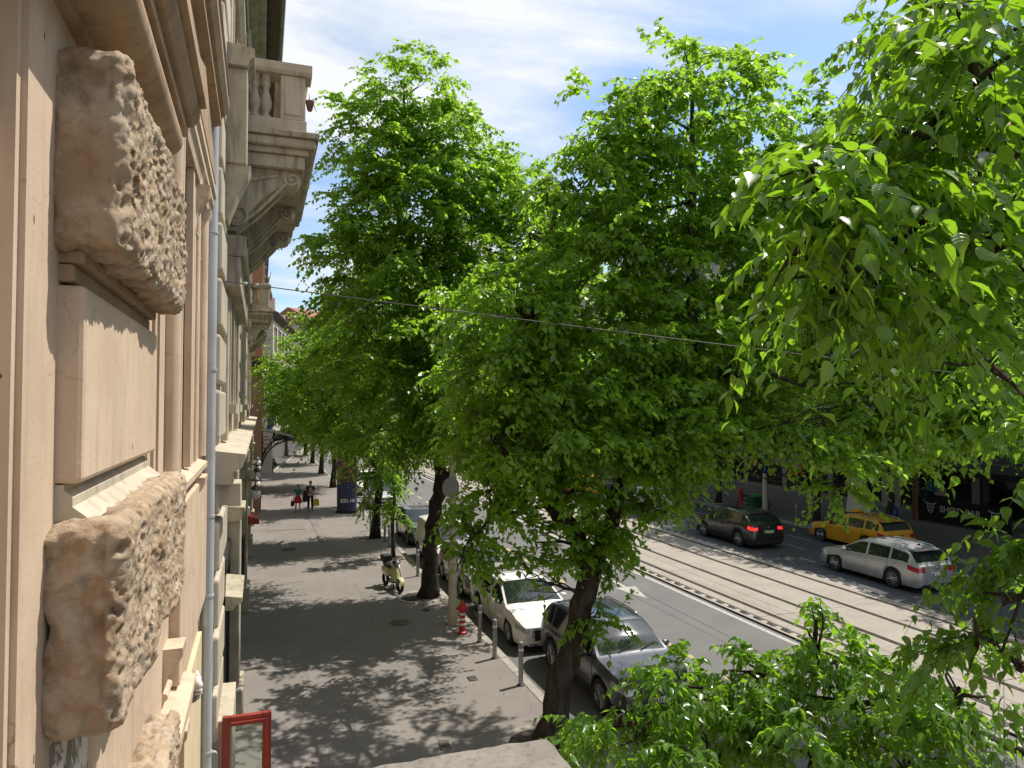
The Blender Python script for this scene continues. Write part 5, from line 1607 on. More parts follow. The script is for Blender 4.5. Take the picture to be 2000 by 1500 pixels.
def person(label, h, top_m, leg_m, step=.16, skirt=None, arm=(.10, .0), hair_long=False, coat=None, bare_legs=False, arm_m=None):
    """faces -Y; feet at z = 0"""
    k = h / 1.75
    t = empty('person'); tag(t, label, 'person')
    def S(ch): return [(x * k, y * k, z * k, (r[0] * k, r[1] * k) if isinstance(r, tuple) else r * k) for (x, y, z, r) in ch]
    pel = (0, 0, .95, (.15, .11))
    chains = [[pel, (0, .0, 1.12, (.135, .10)), (0, -.01, 1.32, (.165, .115)), (0, .0, 1.45, (.09, .08)), (0, -.01, 1.52, (.052, .055)), (0, -.025, 1.60, (.072, .088)), (0, -.02, 1.69, (.07, .085)), (0, -.01, 1.74, (.035, .045))]]
    legs = []
    for s, f in ((1, -1), (-1, 1)):
        legs.append([pel, (s * .095, 0, .86, .092), (s * .10, f * step * .35, .50, .058), (s * .10, f * step * .8 + (.06 if f > 0 else 0), .10, .038), (s * .105, f * step * .8 - .10, .035, .036), (s * .11, f * step * .8 - .17, .03, .028)])
    arms = []
    for s, f in ((1, 1), (-1, -1)):
        sw = f * .08
        hand = (s * (.27), sw * 1.2 - .04, .80)
        arms.append([(0, -.01, 1.32, (.165, .115)), (s * .19, 0, 1.39, .058), (s * .245, sw * .3 + .01, 1.14, .044), (s * .265, sw - .02, .91, .030), (s * .268, sw * 1.1 - .03, .85, .032)])
        for q, (dx, dy, L) in enumerate(((-.0, -.035, .075), (.004, -.014, .09), (.006, .008, .085), (.004, .028, .068))):
            b = (s * (.268 + dx), sw * 1.1 - .03 + dy, .80)
            arms.append([(s * .268, sw * 1.1 - .03, .85, .032), (b[0], b[1], b[2], .0095), (b[0] - s * .008, b[1] - .006, b[2] - L * .6, .009), (b[0] - s * .022, b[1] - .008, b[2] - L, .007)])
        arms.append([(s * .268, sw * 1.1 - .03, .85, .032), (s * .262, sw * 1.1 - .075, .825, .011), (s * .255, sw * 1.1 - .09, .785, .009)])
    body = skin_mesh('body', [S(c) for c in chains + legs + arms], M['skin'], t)
    g = 1.12
    tr = [[(0, 0, .98, (.165, .125)), (0, .0, 1.12, (.15, .115)), (0, -.01, 1.32, (.185, .132)), (0, .0, 1.44, (.10, .09))]]
    for s, f in ((1, 1), (-1, -1)):
        sw = f * .08
        sl = [(0, -.01, 1.32, (.185, .132)), (s * .19, 0, 1.392, .074), (s * .225, sw * .15, 1.24, .064)]
        if arm_m: sl += [(s * .245, sw * .3 + .01, 1.14, .056), (s * .265, sw - .02, .93, .046)]
        tr.append(sl)
    skin_mesh('shirt', [S(c) for c in tr], top_m, t)
    if leg_m is not None:
        tl = []
        p2 = (0, 0, .96, (.158, .118))
        for s, f in ((1, -1), (-1, 1)):
            tl.append([p2, (s * .097, 0, .86, .106), (s * .10, f * step * .35, .50, .078), (s * .10, f * step * .8 + (.06 if f > 0 else 0), .09, .062)])
        skin_mesh('trousers', [S(c) for c in tl], leg_m, t)
    if skirt is not None:
        m = MB(); m.grid(lambda u, v: ((.155 + .13 * v) * k * math.cos(2 * PI * u) * (1 + .05 * math.sin(14 * PI * u) * v), (.118 + .10 * v) * k * math.sin(2 * PI * u) * (1 + .05 * math.sin(14 * PI * u) * v), (1.02 - .46 * v) * k), 28, 5)
        m.build('skirt', skirt, t, True)
    if coat is not None:
        m = MB(); m.grid(lambda u, v: ((.165 + .12 * v) * k * math.cos(2 * PI * u), (.13 + .10 * v) * k * math.sin(2 * PI * u), (1.2 - .55 * v) * k), 24, 5)
        m.build('coat_skirt', coat, t, True)
    m = MB()
    for f, s in ((-1, 1), (1, -1)):
        y = f * step * .8
        m.ell((s * .107 * k, (y - .06) * k, .045 * k), (.047 * k, .125 * k, .042 * k), 12, 7)
    m.build('shoes', M['black'], t, True)
    m = MB()
    m.ell((0, .0, 1.675 * k), (.082 * k, .095 * k, .088 * k), 14, 9)
    if hair_long:
        m.grid(lambda u, v: ((.085 + .05 * v) * k * math.cos(PI * u), (.03 + .075 * math.sin(PI * u) + .02 * v) * k, (1.70 - .42 * v) * k), 12, 6)
    m.build('hair', M['hair'], t, True)
    m = MB()
    m.ell((.03 * k, -.106 * k, 1.635 * k), (.012 * k, .008 * k, .008 * k), 8, 5); m.ell((-.03 * k, -.106 * k, 1.635 * k), (.012 * k, .008 * k, .008 * k), 8, 5)
    m.build('eyes', M['black'], t, True)
    m = MB()
    m.ell((0, -.118 * k, 1.60 * k), (.013 * k, .022 * k, .022 * k), 8, 6)
    m.ell((.078 * k, -.015 * k, 1.61 * k), (.012 * k, .022 * k, .032 * k), 8, 6); m.ell((-.078 * k, -.015 * k, 1.61 * k), (.012 * k, .022 * k, .032 * k), 8, 6)
    m.build('nose_and_ears', M['skin'], t, True)
    m = MB(); m.ell((0, -.105 * k, 1.562 * k), (.024 * k, .008 * k, .007 * k), 8, 5); m.build('mouth', M['cloth_red'], t, True)
    return t
man = person('man in black T-shirt and black trousers walking with a jacket over his arm', 1.80, M['cloth_black'], M['cloth_black'])
m = MB(); m.grid(lambda u, v: ((u - .5) * .2, -.150 - .012 * math.sin(PI * u) * math.sin(PI * v), 1.12 + .3 * v), 6, 8); m.build('shirt_print', M['cloth_print'], man, True)
place(man, 2.85, 44.5, .05, .12)
wo_ = person('woman in teal top and red skirt walking beside the man in black', 1.62, M['cloth_teal'], None, skirt=M['cloth_red'])
place(wo_, 2.13, 44.5, .1, .12)
gl = person('woman with long dark hair in a pale grey coat walking away down the pavement', 1.66, M['cloth_grey'], M['cloth_black'], hair_long=True, coat=M['cloth_grey'], arm_m=True)
place(gl, 1.02, 70.6, PI, .12)
def bag(name, label, x, y, z, w, h, d, mat, strap=.16):
    t = empty(name, (x, y, z)); tag(t, label, 'bag')
    m = MB(); m.grid(lambda u, v: (x + (w / 2) * math.cos(2 * PI * u) * (1 - .25 * v ** 3) * (1.0 if v < .99 else .8), y + (d / 2) * math.sin(2 * PI * u) * (1 - .45 * v), z + h * v), 16, 6)
    m.add([(x + w / 2 * math.cos(2 * PI * i / 16), y + d / 2 * math.sin(2 * PI * i / 16), z) for i in range(16)], [tuple(range(16))])
    m.build('bag_body', mat, t, True, 40)
    m = MB(); m.tube([(x - w * .22, y, z + h), (x - w * .12, y, z + h + strap), (x + w * .12, y, z + h + strap), (x + w * .22, y, z + h)], .010, 5); m.build('handle', mat, t, True)
    return t
bag('shopping_bag', 'yellow carrier bag held by the man in black', 3.18, 44.42, .42, .36, .42, .16, M['bag_yellow'], .12)
bag('handbag', 'dark bag carried on the left by the woman in the red skirt', 1.83, 44.5, .45, .22, .32, .12, M['cloth_black'])
bag('handbag', 'dark shoulder bag at the side of the woman in the grey coat', 1.28, 70.5, .82, .34, .26, .16, M['cloth_black'], .3)
t = empty('jacket', (2.58, 44.45, 1.0)); tag(t, 'black jacket draped over the arm of the man in black', 'jacket')
m = MB(); m.grid(lambda u, v: (2.55 + .13 * math.cos(2 * PI * u) * (1 + .3 * v), 44.42 + .11 * math.sin(2 * PI * u), 1.36 - .66 * v + .05 * math.sin(6 * PI * u) * v), 16, 6); m.build('cloth', M['cloth_black'], t, True)
m = MB(); m.tube([(2.52, 44.36, 1.3), (2.5, 44.34, 1.0), (2.53, 44.34, .66)], [.06, .055, .045], 8); m.build('sleeve', M['cloth_black'], t, True)
# ------------------------------------------------------------------ trees
RNG = np.random.default_rng(11)
def unit(a):
    return a / np.maximum(np.linalg.norm(a, axis=-1, keepdims=True), 1e-9)

LEAF_LO = (np.array([(0, 0, 0), (.36, .36, .06), (.02, .46, -.03), (-.36, .36, .06), (0, 1.0, -.12)], float),
           np.array([(0, 1, 2), (1, 4, 2), (4, 3, 2), (3, 0, 2)]))
LEAF_HI = (np.array([(0, 0, 0), (.18, .07, .02), (.29, .26, .06), (.24, .52, .06), (.10, .78, .0), (0, 1.12, -.14),
                     (-.10, .78, .0), (-.24, .52, .06), (-.29, .26, .06), (-.18, .07, .02), (0, .28, -.015), (0, .56, -.02), (0, .8, -.05)], float),
           np.array([(0, 1, 10), (1, 2, 10), (2, 3, 11), (2, 11, 10), (3, 4, 12), (3, 12, 11), (4, 5, 12), (5, 6, 12), (6, 7, 12), (7, 11, 12), (7, 8, 11), (8, 10, 11), (8, 9, 10), (9, 0, 10)]))
LEAF_FAR = (np.array([(0, 0, 0), (.36, .42, .05), (0, 1.0, -.1), (-.36, .42, .05)], float), np.array([(0, 1, 2), (0, 2, 3)]))

def sprays(clusters, leaf, nleaf, length, droop, rng, hang=.35, clump=.5):
    """twig positions in the clusters -> leaf frames and twig lines"""
    P = []; D = []
    for (cx_, cy_, cz, rx, ry, rz, n) in clusters:
        n = int(n)
        R3 = np.array([rx, ry, rz]); c3 = np.array([cx_, cy_, cz])
        per = 8
        nt_ = max(2, n // per)
        # tufts: twig ends that each carry a fan of leafy shoots
        u = unit(rng.normal(size=(nt_, 3)))
        far_ = np.where(rng.random((nt_, 1)) < .09, 1.0 + .2 * rng.random((nt_, 1)), rng.random((nt_, 1)) ** .38)
        tc_ = u * far_ * R3 + c3
        td = unit(u * np.array([1, 1, .55]) + rng.normal(size=u.shape) * .35 + np.array([0, 0, .12]))
        w = np.repeat(tc_, per, 0) + rng.normal(size=(nt_ * per, 3)) * np.array([.16, .16, .07]) * length * 1.1
        d = unit(np.repeat(td, per, 0) + rng.normal(size=(nt_ * per, 3)) * np.array([.75, .75, .28]))
        P.append(w); D.append(d)
    P = np.concatenate(P); D = np.concatenate(D)
    S = len(P)
    L = length * (.6 + .8 * rng.random((S, 1)))
    ts = (np.arange(nleaf) + .6) / nleaf
    pos = P[:, None, :] + D[:, None, :] * (L[:, None, :] * ts[None, :, None])
    dr = droop * (.5 + rng.random((S, 1)))
    pos[:, :, 2] -= dr * L * ts[None, :] ** 2
    tan = D[:, None, :] - np.array([0, 0, 1.0]) * (2 * dr[:, :, None] * ts[None, :, None])
    tan = unit(tan)
    upv = np.zeros_like(tan); upv[..., 2] = 1
    side = unit(np.cross(tan, upv) + rng.normal(size=tan.shape) * .1)
    sg = np.where(np.arange(nleaf) % 2 == 0, 1.0, -1.0)[None, :, None]
    ax = unit(tan * .55 + side * sg * .75 + np.array([0, 0, -hang]) + rng.normal(size=tan.shape) * .33)
    nn = upv + rng.normal(size=tan.shape) * .45 + side * sg * .25
    nn = unit(nn - ax * np.sum(nn * ax, -1, keepdims=True))
    sd = np.cross(ax, nn)
    ll = leaf * (.6 + .65 * rng.random((S, nleaf, 1))) * (1 - .25 * np.abs(ts - .45)[None, :, None])
    tips = [P, P + D * L * .5 - np.array([0, 0, 1.0]) * dr * L * .25, P + D * L - np.array([0, 0, 1.0]) * dr * L]
    return pos.reshape(-1, 3), ax.reshape(-1, 3), nn.reshape(-1, 3), sd.reshape(-1, 3), ll.reshape(-1), tips

def raw_mesh(name, verts, tris, mat, parent, smooth=False):
    me = bpy.data.meshes.new(name)
    off = wloc(parent) if parent else Vector((0, 0, 0))
    v = (verts - np.array(off)).astype(np.float32)
    me.vertices.add(len(v)); me.vertices.foreach_set('co', v.ravel())
    nt_ = len(tris)
    me.loops.add(nt_ * 3); me.loops.foreach_set('vertex_index', tris.astype(np.int32).ravel())
    me.polygons.add(nt_)
    me.polygons.foreach_set('loop_start', np.arange(0, nt_ * 3, 3, dtype=np.int32))
    me.polygons.foreach_set('loop_total', np.full(nt_, 3, dtype=np.int32))
    if smooth: me.polygons.foreach_set('use_smooth', np.ones(nt_, dtype=bool))
    me.update(calc_edges=True)
    me.materials.append(mat)
    return obj(name, me, parent)

def leaf_mesh(name, fr, template, mat, parent, smooth=False, sel=None):
    pos, ax, nn, sd, ll = fr[:5]
    if sel is not None: pos, ax, nn, sd, ll = pos[sel], ax[sel], nn[sel], sd[sel], ll[sel]
    T, F = template
    N = len(pos)
    v = pos[:, None, :] + ll[:, None, None] * (sd[:, None, :] * T[None, :, 0, None] + ax[:, None, :] * T[None, :, 1, None] + nn[:, None, :] * T[None, :, 2, None])
    f = F[None] + (np.arange(N) * len(T))[:, None, None]
    return raw_mesh(name, v.reshape(-1, 3), f.reshape(-1, 3), mat, parent, smooth)

def twig_arrays(tips, r):
    a, b, c = tips
    S = len(a)
    P = np.stack([a, b, c], 1)                      # S,3,3
    ang = np.array([0, 2 * PI / 3, 4 * PI / 3])
    t = unit(c - a)
    o1 = unit(np.cross(t, np.array([.3, .2, .93]))); o2 = np.cross(t, o1)
    ring = o1[:, None, :] * np.cos(ang)[None, :, None] + o2[:, None, :] * np.sin(ang)[None, :, None]
    rad = np.array([r, r * .7, r * .35])
    v = P[:, :, None, :] + ring[:, None, :, :] * rad[None, :, None, None]
    F = []
    for i in range(2):
        for k in range(3):
            k2 = (k + 1) % 3
            F += [(i * 3 + k, i * 3 + k2, (i + 1) * 3 + k2), (i * 3 + k, (i + 1) * 3 + k2, (i + 1) * 3 + k)]
    F = np.array(F)
    f = F[None] + (np.arange(S) * 9)[:, None, None]
    return v.reshape(-1, 3), f.reshape(-1, 3)

def wiggle(p, q, n, amp, rng, sag=0.0):
    p = np.array(p, float); q = np.array(q, float)
    L = np.linalg.norm(q - p)
    pts = []
    off = rng.normal(size=(3,)) * amp * L
    for i in range(n + 1):
        t = i / n
        w = p + (q - p) * t + off * math.sin(PI * t) + rng.normal(size=3) * amp * .25 * L * (0 < i < n)
        w[2] += sag * L * math.sin(PI * t)
        pts.append(w)
    return pts

def tree(label, base, limbs, clusters, leaf=.13, nleaf=12, length=.62, droop=.45, seed=1, template=LEAF_LO, mat='leaf', group=None, twig_r=.006, dens=1.45, subs=7, hang=.35, clump=.5, name='street_tree', near=0):
    rng = np.random.default_rng(seed)
    t = empty(name, base); tag(t, label, 'tree', group)
    nodes = []
    mb = MB()
    for i, lm in enumerate(limbs):
        pts = [Vector(p[:3]) for p in lm]; rad = [p[3] for p in lm]
        # finer, slightly crooked limb
        P2, R2 = [], []
        for k in range(len(pts) - 1):
            for s in range(4):
                u = s / 4
                q = pts[k].lerp(pts[k + 1], u)
                jit = rad[k] * .22
                P2.append(q + Vector(rng.normal(size=3) * jit * (0 if (k == 0 and s == 0) else 1)) * (1 if i or k else .4)); R2.append(rad[k] + (rad[k + 1] - rad[k]) * u)
        P2.append(pts[-1]); R2.append(rad[-1])
        if i == 0: R2[0] *= 1.35; R2[1] *= 1.1
        mb.tube(P2, R2, 12 if i == 0 else 9)
        for a, r_ in zip(P2[4:] if i == 0 else P2[1:], R2[4:] if i == 0 else R2[1:]): nodes.append((np.array(a), r_))
    tr = mb.build('trunk', M['bark'], t, True, fixn=False)
    bb = MB()
    NP = np.array([n[0] for n in nodes]); NR = np.array([n[1] for n in nodes])
    for (cx_, cy_, cz, rx, ry, rz, n) in clusters:
        c = np.array([cx_, cy_, cz])
        d = np.linalg.norm(NP - c, axis=1) + np.maximum(0, NP[:, 2] - cz) * 1.5
        j = int(np.argmin(d))
        r0 = min(NR[j] * .6, .02 + .02 * np.linalg.norm(NP[j] - c))
        pts = wiggle(NP[j], c, 6, .07, rng, .06)
        bb.tube(pts, [r0 + (.014 - r0) * k / 6 for k in range(7)], 6, caps=False)
        for k in range(subs):
            u = unit(rng.normal(size=3)); e = c + u * np.array([rx, ry, rz]) * rng.uniform(.55, .95)
            s = pts[rng.integers(2, 7)]
            bb.tube(wiggle(s, e, 4, .08, rng, .08), [.018, .014, .011, .008, .004], 4, caps=False)
    cl = [tuple(c[:6]) + (c[6] * dens,) for c in clusters]
    fr = sprays(cl, leaf, nleaf, length, droop, rng, hang, clump)
    pos = fr[0]
    br = bb.build('branches', M['bark'], t, True, fixn=False); br['kind'] = 'stuff'
    tv, tf = twig_arrays(fr[5], twig_r)
    raw_mesh('twigs', tv, tf, M['bark'], t)['kind'] = 'stuff'
    if near:
        rel = pos - np.array(CAM)
        d = np.linalg.norm(rel, axis=1)
        fw = np.array([math.sin(math.radians(19.42)), math.cos(math.radians(19.42)), .03]); rt = np.array([math.cos(math.radians(19.42)), -math.sin(math.radians(19.42)), 0])
        z = rel @ fw; x = rel @ rt
        seen = (z > .4) & (np.abs(x / np.maximum(z, .1)) < .76) & (np.abs(rel[:, 2] / np.maximum(z, .1)) < .58)
        keep = d > 1.25
        order = np.argsort(np.where(seen & keep, d / fr[4], 1e9))[:near]
        mask = keep.copy(); mask[order] = False
        cr_ = leaf_mesh('crown', fr, template, M[mat], t, True, np.where(mask)[0])
        off = wloc(t)
        T, F = template
        base_me = []
        for k in range(4):
            Tk = T.copy(); Tk[:, 2] += (k - 1.5) * .12 * T[:, 1] ** 2; Tk[:, 0] *= (.9 + .08 * k); Tk[:, 2] += .05 * np.sin(9 * T[:, 1] + k) * np.abs(T[:, 0])
            me = bpy.data.meshes.new('leaf'); me.from_pydata([tuple(q) for q in Tk], [], [tuple(int(i) for i in q) for q in F])
            me.polygons.foreach_set('use_smooth', [True] * len(F)); me.materials.append(M['leaf_single']); base_me.append(me)
        for q, i in enumerate(order):
            o = obj('leaf', base_me[q % 4], t)
            s, a, n_ = fr[3][i] * fr[4][i], fr[1][i] * fr[4][i], fr[2][i] * fr[4][i]
            p = pos[i] - np.array(off)
            o.matrix_local = Matrix(((s[0], a[0], n_[0], p[0]), (s[1], a[1], n_[1], p[1]), (s[2], a[2], n_[2], p[2]), (0, 0, 0, 1)))
    else:
        cr_ = leaf_mesh('crown', fr, template, M[mat], t, False)
    cr_['kind'] = 'stuff'
    return t

def leaf_single():
    m = M['leaf_near'].copy(); m.name = 'hackberry_leaf_single'
    t = m.node_tree
    oi = t.nodes.new('ShaderNodeObjectInfo')
    tc_ = t.nodes.new('ShaderNodeTexCoord'); sx = t.nodes.new('ShaderNodeSeparateXYZ'); t.links.new(tc_.outputs['Object'], sx.inputs[0])
    def mth(op, a, b_=None):
        n = t.nodes.new('ShaderNodeMath'); n.operation = op
        for i, q in enumerate((a, b_)):
            if q is None: continue
            if isinstance(q, (int, float)): n.inputs[i].default_value = q
            else: t.links.new(q, n.inputs[i])
        return n.outputs[0]
    ax = mth('ABSOLUTE', sx.outputs['X'])
    side = mth('PINGPONG', mth('SUBTRACT', mth('MULTIPLY', sx.outputs['Y'], 6.5), mth('MULTIPLY', ax, 5.0)), .5)
    v1 = ramp(t, side, .02, .07, (1, 1, 1, 1), (0, 0, 0, 1)); v2 = ramp(t, ax, .008, .022, (1, 1, 1, 1), (0, 0, 0, 1))
    vein = mth('MULTIPLY', mth('MAXIMUM', v1, v2), .5)
    pb = t.nodes['Principled BSDF']; lk = pb.inputs['Base Color'].links[0].from_socket
    t.links.new(mix(t, vein, lk, (.26, .36, .10)), pb.inputs['Base Color'])
    bp = t.nodes.new('ShaderNodeBump'); bp.inputs['Strength'].default_value = .35; bp.inputs['Distance'].default_value = .004; bp.invert = True
    t.links.new(vein, bp.inputs['Height']); t.links.new(bp.outputs[0], pb.inputs['Normal'])
    for n in t.nodes:
        if n.type == 'NEW_GEOMETRY':
            for l in list(n.outputs['Random Per Island'].links):
                t.links.new(oi.outputs['Random'], l.to_socket)
    return m
M['leaf_single'] = leaf_single()

G_NEAR = 'hackberry trees along the near pavement'
G_FAR = 'trees along the far pavement'
# second tree (left crown against the sky)
tree('tall tree behind the white sedan, its crown the left one against the sky', (5.3, 23.4, 0.1),
     [[(5.3, 23.4, .1, .30), (5.4, 23.4, 1.6, .25), (5.55, 23.4, 3.2, .23), (5.7, 23.4, 4.2, .21), (5.5, 23.4, 6.5, .18), (5.2, 23.4, 8.6, .16), (5.15, 23.4, 10.8, .13), (4.5, 23.4, 12.2, .11), (4.15, 23.4, 13.2, .09), (4.5, 23.4, 15, .06), (4.4, 23.4, 17.2, .03)],
      [(5.6, 23.4, 3.6, .16), (6.4, 23.2, 4.8, .13), (7.4, 23.0, 6.8, .10), (8.0, 23.0, 9.5, .06)],
      [(5.5, 23.4, 6.5, .12), (4.3, 22.8, 7.7, .09), (3.0, 22.6, 9, .05)],
      [(5.15, 23.4, 10.8, .10), (6.2, 23.2, 12.6, .07), (6.8, 23.2, 14.6, .04)]],
     [(4.5, 23.4, 16.9, 1.3, 1.3, 1.25, 230), (3.5, 23.4, 15.2, 1.35, 1.5, 1.3, 260), (5.7, 23.2, 15.4, 1.6, 1.6, 1.5, 330), (6.9, 23.2, 14.0, 1.4, 1.6, 1.4, 280),
      (3.4, 23.2, 13.2, 1.4, 1.6, 1.3, 270), (5.0, 22.8, 13.3, 1.7, 1.7, 1.5, 330), (2.7, 23.2, 11.4, 1.45, 1.6, 1.1, 270), (4.6, 22.6, 11.3, 1.8, 1.8, 1.4, 340), (6.9, 22.8, 11.8, 1.8, 1.8, 1.5, 340),
      (8.6, 23.2, 12.6, 1.5, 1.6, 1.5, 250), (3.3, 22.4, 9.3, 1.7, 1.8, 1.2, 300), (5.6, 22.2, 9.2, 1.9, 1.8, 1.4, 360), (8.0, 22.8, 9.6, 1.9, 1.8, 1.5, 320), (3.4, 22.2, 7.4, 1.7, 1.8, 1.1, 250),
      (5.8, 22.0, 7.0, 1.9, 1.8, 1.2, 320), (8.0, 22.6, 7.0, 1.7, 1.8, 1.2, 250), (4.0, 22.6, 5.7, 1.5, 1.6, .9, 160), (6.6, 22.2, 5.2, 1.4, 1.5, .9, 170)]
      + [(4.5, 20.5, 8.0, 1.4, 1.4, 1.0, 80), (6.5, 20.3, 9.3, 1.5, 1.4, 1.1, 90), (8.4, 20.5, 10.8, 1.5, 1.4, 1.2, 120), (6.5, 19.8, 6.6, 1.3, 1.3, .9, 60), (8.5, 20.2, 8.3, 1.4, 1.4, 1.1, 80), (8.6, 24.2, 14.3, 1.2, 1.4, 1.1, 170), (9.9, 22.4, 12.2, 1.3, 1.4, 1.2, 170), (9.9, 23.6, 13.4, 1.0, 1.2, .9, 120), (5.5, 26.5, 12.5, 1.8, 1.6, 1.4, 150), (3.6, 26.5, 9, 1.6, 1.6, 1.4, 130)],
     leaf=.175, nleaf=11, length=.75, droop=.5, seed=21, group=G_NEAR, clump=.55)
# first tree (leaning trunk)
tree('big leaning tree with a forked dark trunk in front of the grey SUV', (5.2, 12.6, .1),
     [[(5.2, 12.6, .1, .27), (5.42, 12.6, 1.0, .25), (5.8, 12.6, 2.37, .22), (6.1, 12.6, 3.3, .215), (5.75, 12.6, 4.0, .17), (5.15, 12.7, 4.8, .15), (4.85, 12.9, 6.2, .11), (5.0, 13.1, 8.2, .08), (5.6, 13.2, 10.4, .05)],
      [(6.1, 12.6, 3.2, .18), (6.45, 12.5, 4.2, .16), (6.75, 12.5, 5.0, .15), (7.6, 12.5, 5.9, .135), (8.6, 12.5, 6.85, .12), (8.35, 12.6, 8.9, .095), (8.45, 12.7, 10.7, .075), (8.6, 12.8, 13.8, .03)],
      [(8.6, 12.5, 6.85, .09), (9.8, 12.4, 7.8, .07), (11.0, 12.6, 9.6, .05), (11.5, 12.8, 12, .03)],
      [(5.15, 12.7, 4.8, .09), (4.2, 12.4, 5.6, .06), (3.6, 12.3, 6.4, .03)],
      [(5.9, 12.6, 3.9, .07), (5.0, 12.4, 4.6, .05), (4.0, 12.3, 4.5, .03), (3.5, 12.2, 4.1, .015)],
      [(6.7, 12.5, 5.0, .09), (7.4, 12.1, 5.2, .06), (8.2, 11.9, 5.6, .03)]],
     [(8.6, 12.8, 13.5, 1.15, 1.2, 1.15, 150), (7.2, 12.8, 12.3, 1.1, 1.3, 1.0, 170), (9.9, 12.8, 12.7, 1.2, 1.3, 1.0, 150), (11.3, 12.8, 12.3, 1.1, 1.2, 1.3, 170), (12.7, 12.8, 12.2, 1.0, 1.2, 1.1, 150),
      (6.2, 12.8, 11.1, .95, 1.2, .9, 160), (8.2, 12.8, 11.2, 1.4, 1.4, 1.0, 250), (10.2, 12.8, 11.0, 1.3, 1.4, 1.1, 250), (12.0, 12.6, 10.3, 1.3, 1.4, 1.2, 260), (13.6, 12.6, 10.6, 1.2, 1.4, 1.4, 220),
      (6.6, 12.8, 9.6, 1.3, 1.4, 1.0, 270), (8.8, 12.6, 9.5, 1.4, 1.4, 1.1, 290), (11.0, 12.6, 8.6, 1.3, 1.4, 1.1, 270), (13.0, 12.6, 8.6, 1.3, 1.4, 1.2, 260),
      (4.6, 12.8, 8.3, 1.0, 1.2, .8, 190), (6.2, 12.6, 8.0, 1.3, 1.3, .9, 270), (8.1, 12.4, 7.8, 1.3, 1.3, .9, 270), (10.0, 12.4, 7.4, 1.2, 1.3, .8, 220), (12.2, 12.6, 7.2, 1.2, 1.3, .8, 190),
      (4.4, 12.5, 6.9, 1.0, 1.2, .8, 220), (6.0, 12.3, 6.6, 1.1, 1.2, .8, 240), (7.6, 12.2, 6.5, 1.0, 1.2, .7, 200), (4.4, 12.3, 5.95, .9, 1.1, .6, 180), (5.8, 12.1, 5.9, 1.0, 1.0, .6, 190), (7.3, 12.0, 5.85, .9, 1.0, .55, 160), (8.9, 12.2, 6.2, .8, 1.0, .5, 100),
      (5.7, 12.2, 4.95, .45, .5, .35, 50), (7.0, 12.1, 5.1, .65, .7, .35, 60), (8.0, 12.1, 5.2, .4, .5, .35, 30), (3.9, 12.2, 5.0, .5, .5, .35, 46), (3.55, 12.1, 4.25, .25, .4, .45, 34), (3.35, 12.1, 3.6, .16, .25, .3, 14), (4.5, 12.1, 4.75, .3, .4, .25, 20), (4.72, 12.1, 4.0, .15, .25, .4, 20), (4.55, 12.1, 3.35, .1, .2, .35, 14), (6.0, 12.2, 3.75, .26, .3, .55, 64), (7.3, 12.0, 4.55, .25, .3, .3, 18), (6.35, 12.2, 4.4, .3, .35, .35, 28), (6.0, 12.2, 2.5, .14, .18, .35, 14)]
      + [(7, 16, 10.3, 1.5, 1.4, 1.0, 100), (9, 14.6, 11.2, 1.4, 1.3, 1.1, 120), (5, 16, 8.5, 1.2, 1.3, .9, 60), (4.75, 17.2, 6.9, .55, .6, 1.0, 64), (4.85, 17.4, 5.5, .35, .5, .6, 30), (9, 13.3, 8.5, 1.4, 1.1, 1.0, 90), (11.2, 12.4, 9.7, 1.4, 1.2, 1.1, 130), (7, 17.2, 8, 1.4, 1.4, .9, 70), (13.3, 11.6, 8.0, 1.3, 1.3, 1.1, 180), (14.3, 11.3, 6.9, 1.1, 1.2, .7, 140), (13.5, 12.2, 11.3, 1.1, 1.2, 1.3, 180), (14.7, 11.6, 9.5, 1.2, 1.3, 1.4, 200), (15.6, 11.6, 8.1, 1.1, 1.2, 1.1, 150), (15.4, 11.2, 6.6, 1.0, 1.1, .6, 110), (10.5, 11, 5.5, .45, .5, .45, 56), (10.6, 11, 4.9, .22, .3, .32, 22), (12.0, 11, 5.9, .7, .6, .4, 80), (13.3, 11, 5.9, .6, .6, .35, 66), (11.3, 11, 6.4, .8, .7, .5, 90), (14.4, 11, 6.1, .6, .6, .35, 56), (9.6, 11.6, 6.3, .7, .7, .4, 70)],
     leaf=.155, nleaf=12, length=.62, droop=.5, seed=31, group=G_NEAR, clump=.5)
# third tree and the ones up the street
def limbs_for(x, y, h, lean=0.0, r=.22):
    return [[(x, y, .1, r), (x + .05 + lean * .3, y, 2.0, r * .85), (x + lean, y, 3.6, r * .75), (x + lean * 1.3, y, 6.0, r * .55), (x + lean * 1.4, y, h * .7, r * .3), (x + lean, y, h * .9, .03)],
            [(x + lean, y, 3.5, r * .5), (x + 1.3 + lean, y - .2, 5.0, r * .4), (x + 2.4, y - .3, 7.0, .04)],
            [(x + lean, y, 3.3, r * .5), (x - 1.2 + lean, y - .2, 4.8, r * .4), (x - 2.4, y - .3, 6.6, .04)]]
def crown(x, y, z0, z1, rx, n, rng_seed, per=190):
    r = random.Random(rng_seed); out = []
    for i in range(n):
        t = i / max(1, n - 1)
        z = z0 + (z1 - z0) * t
        k = math.sin(PI * (.12 + .80 * t)) ** .7
        for j in range(3 if t < .8 else 1):
            a = r.uniform(0, 6.28); d = rx * k * r.uniform(.35, .75) * (1 if t < .8 else .2)
            out.append((x + d * math.cos(a), y + d * math.sin(a), z + r.uniform(-.4, .4), rx * .5 * r.uniform(.8, 1.2), rx * .5, rx * .36 * r.uniform(.8, 1.2), per))
    return out
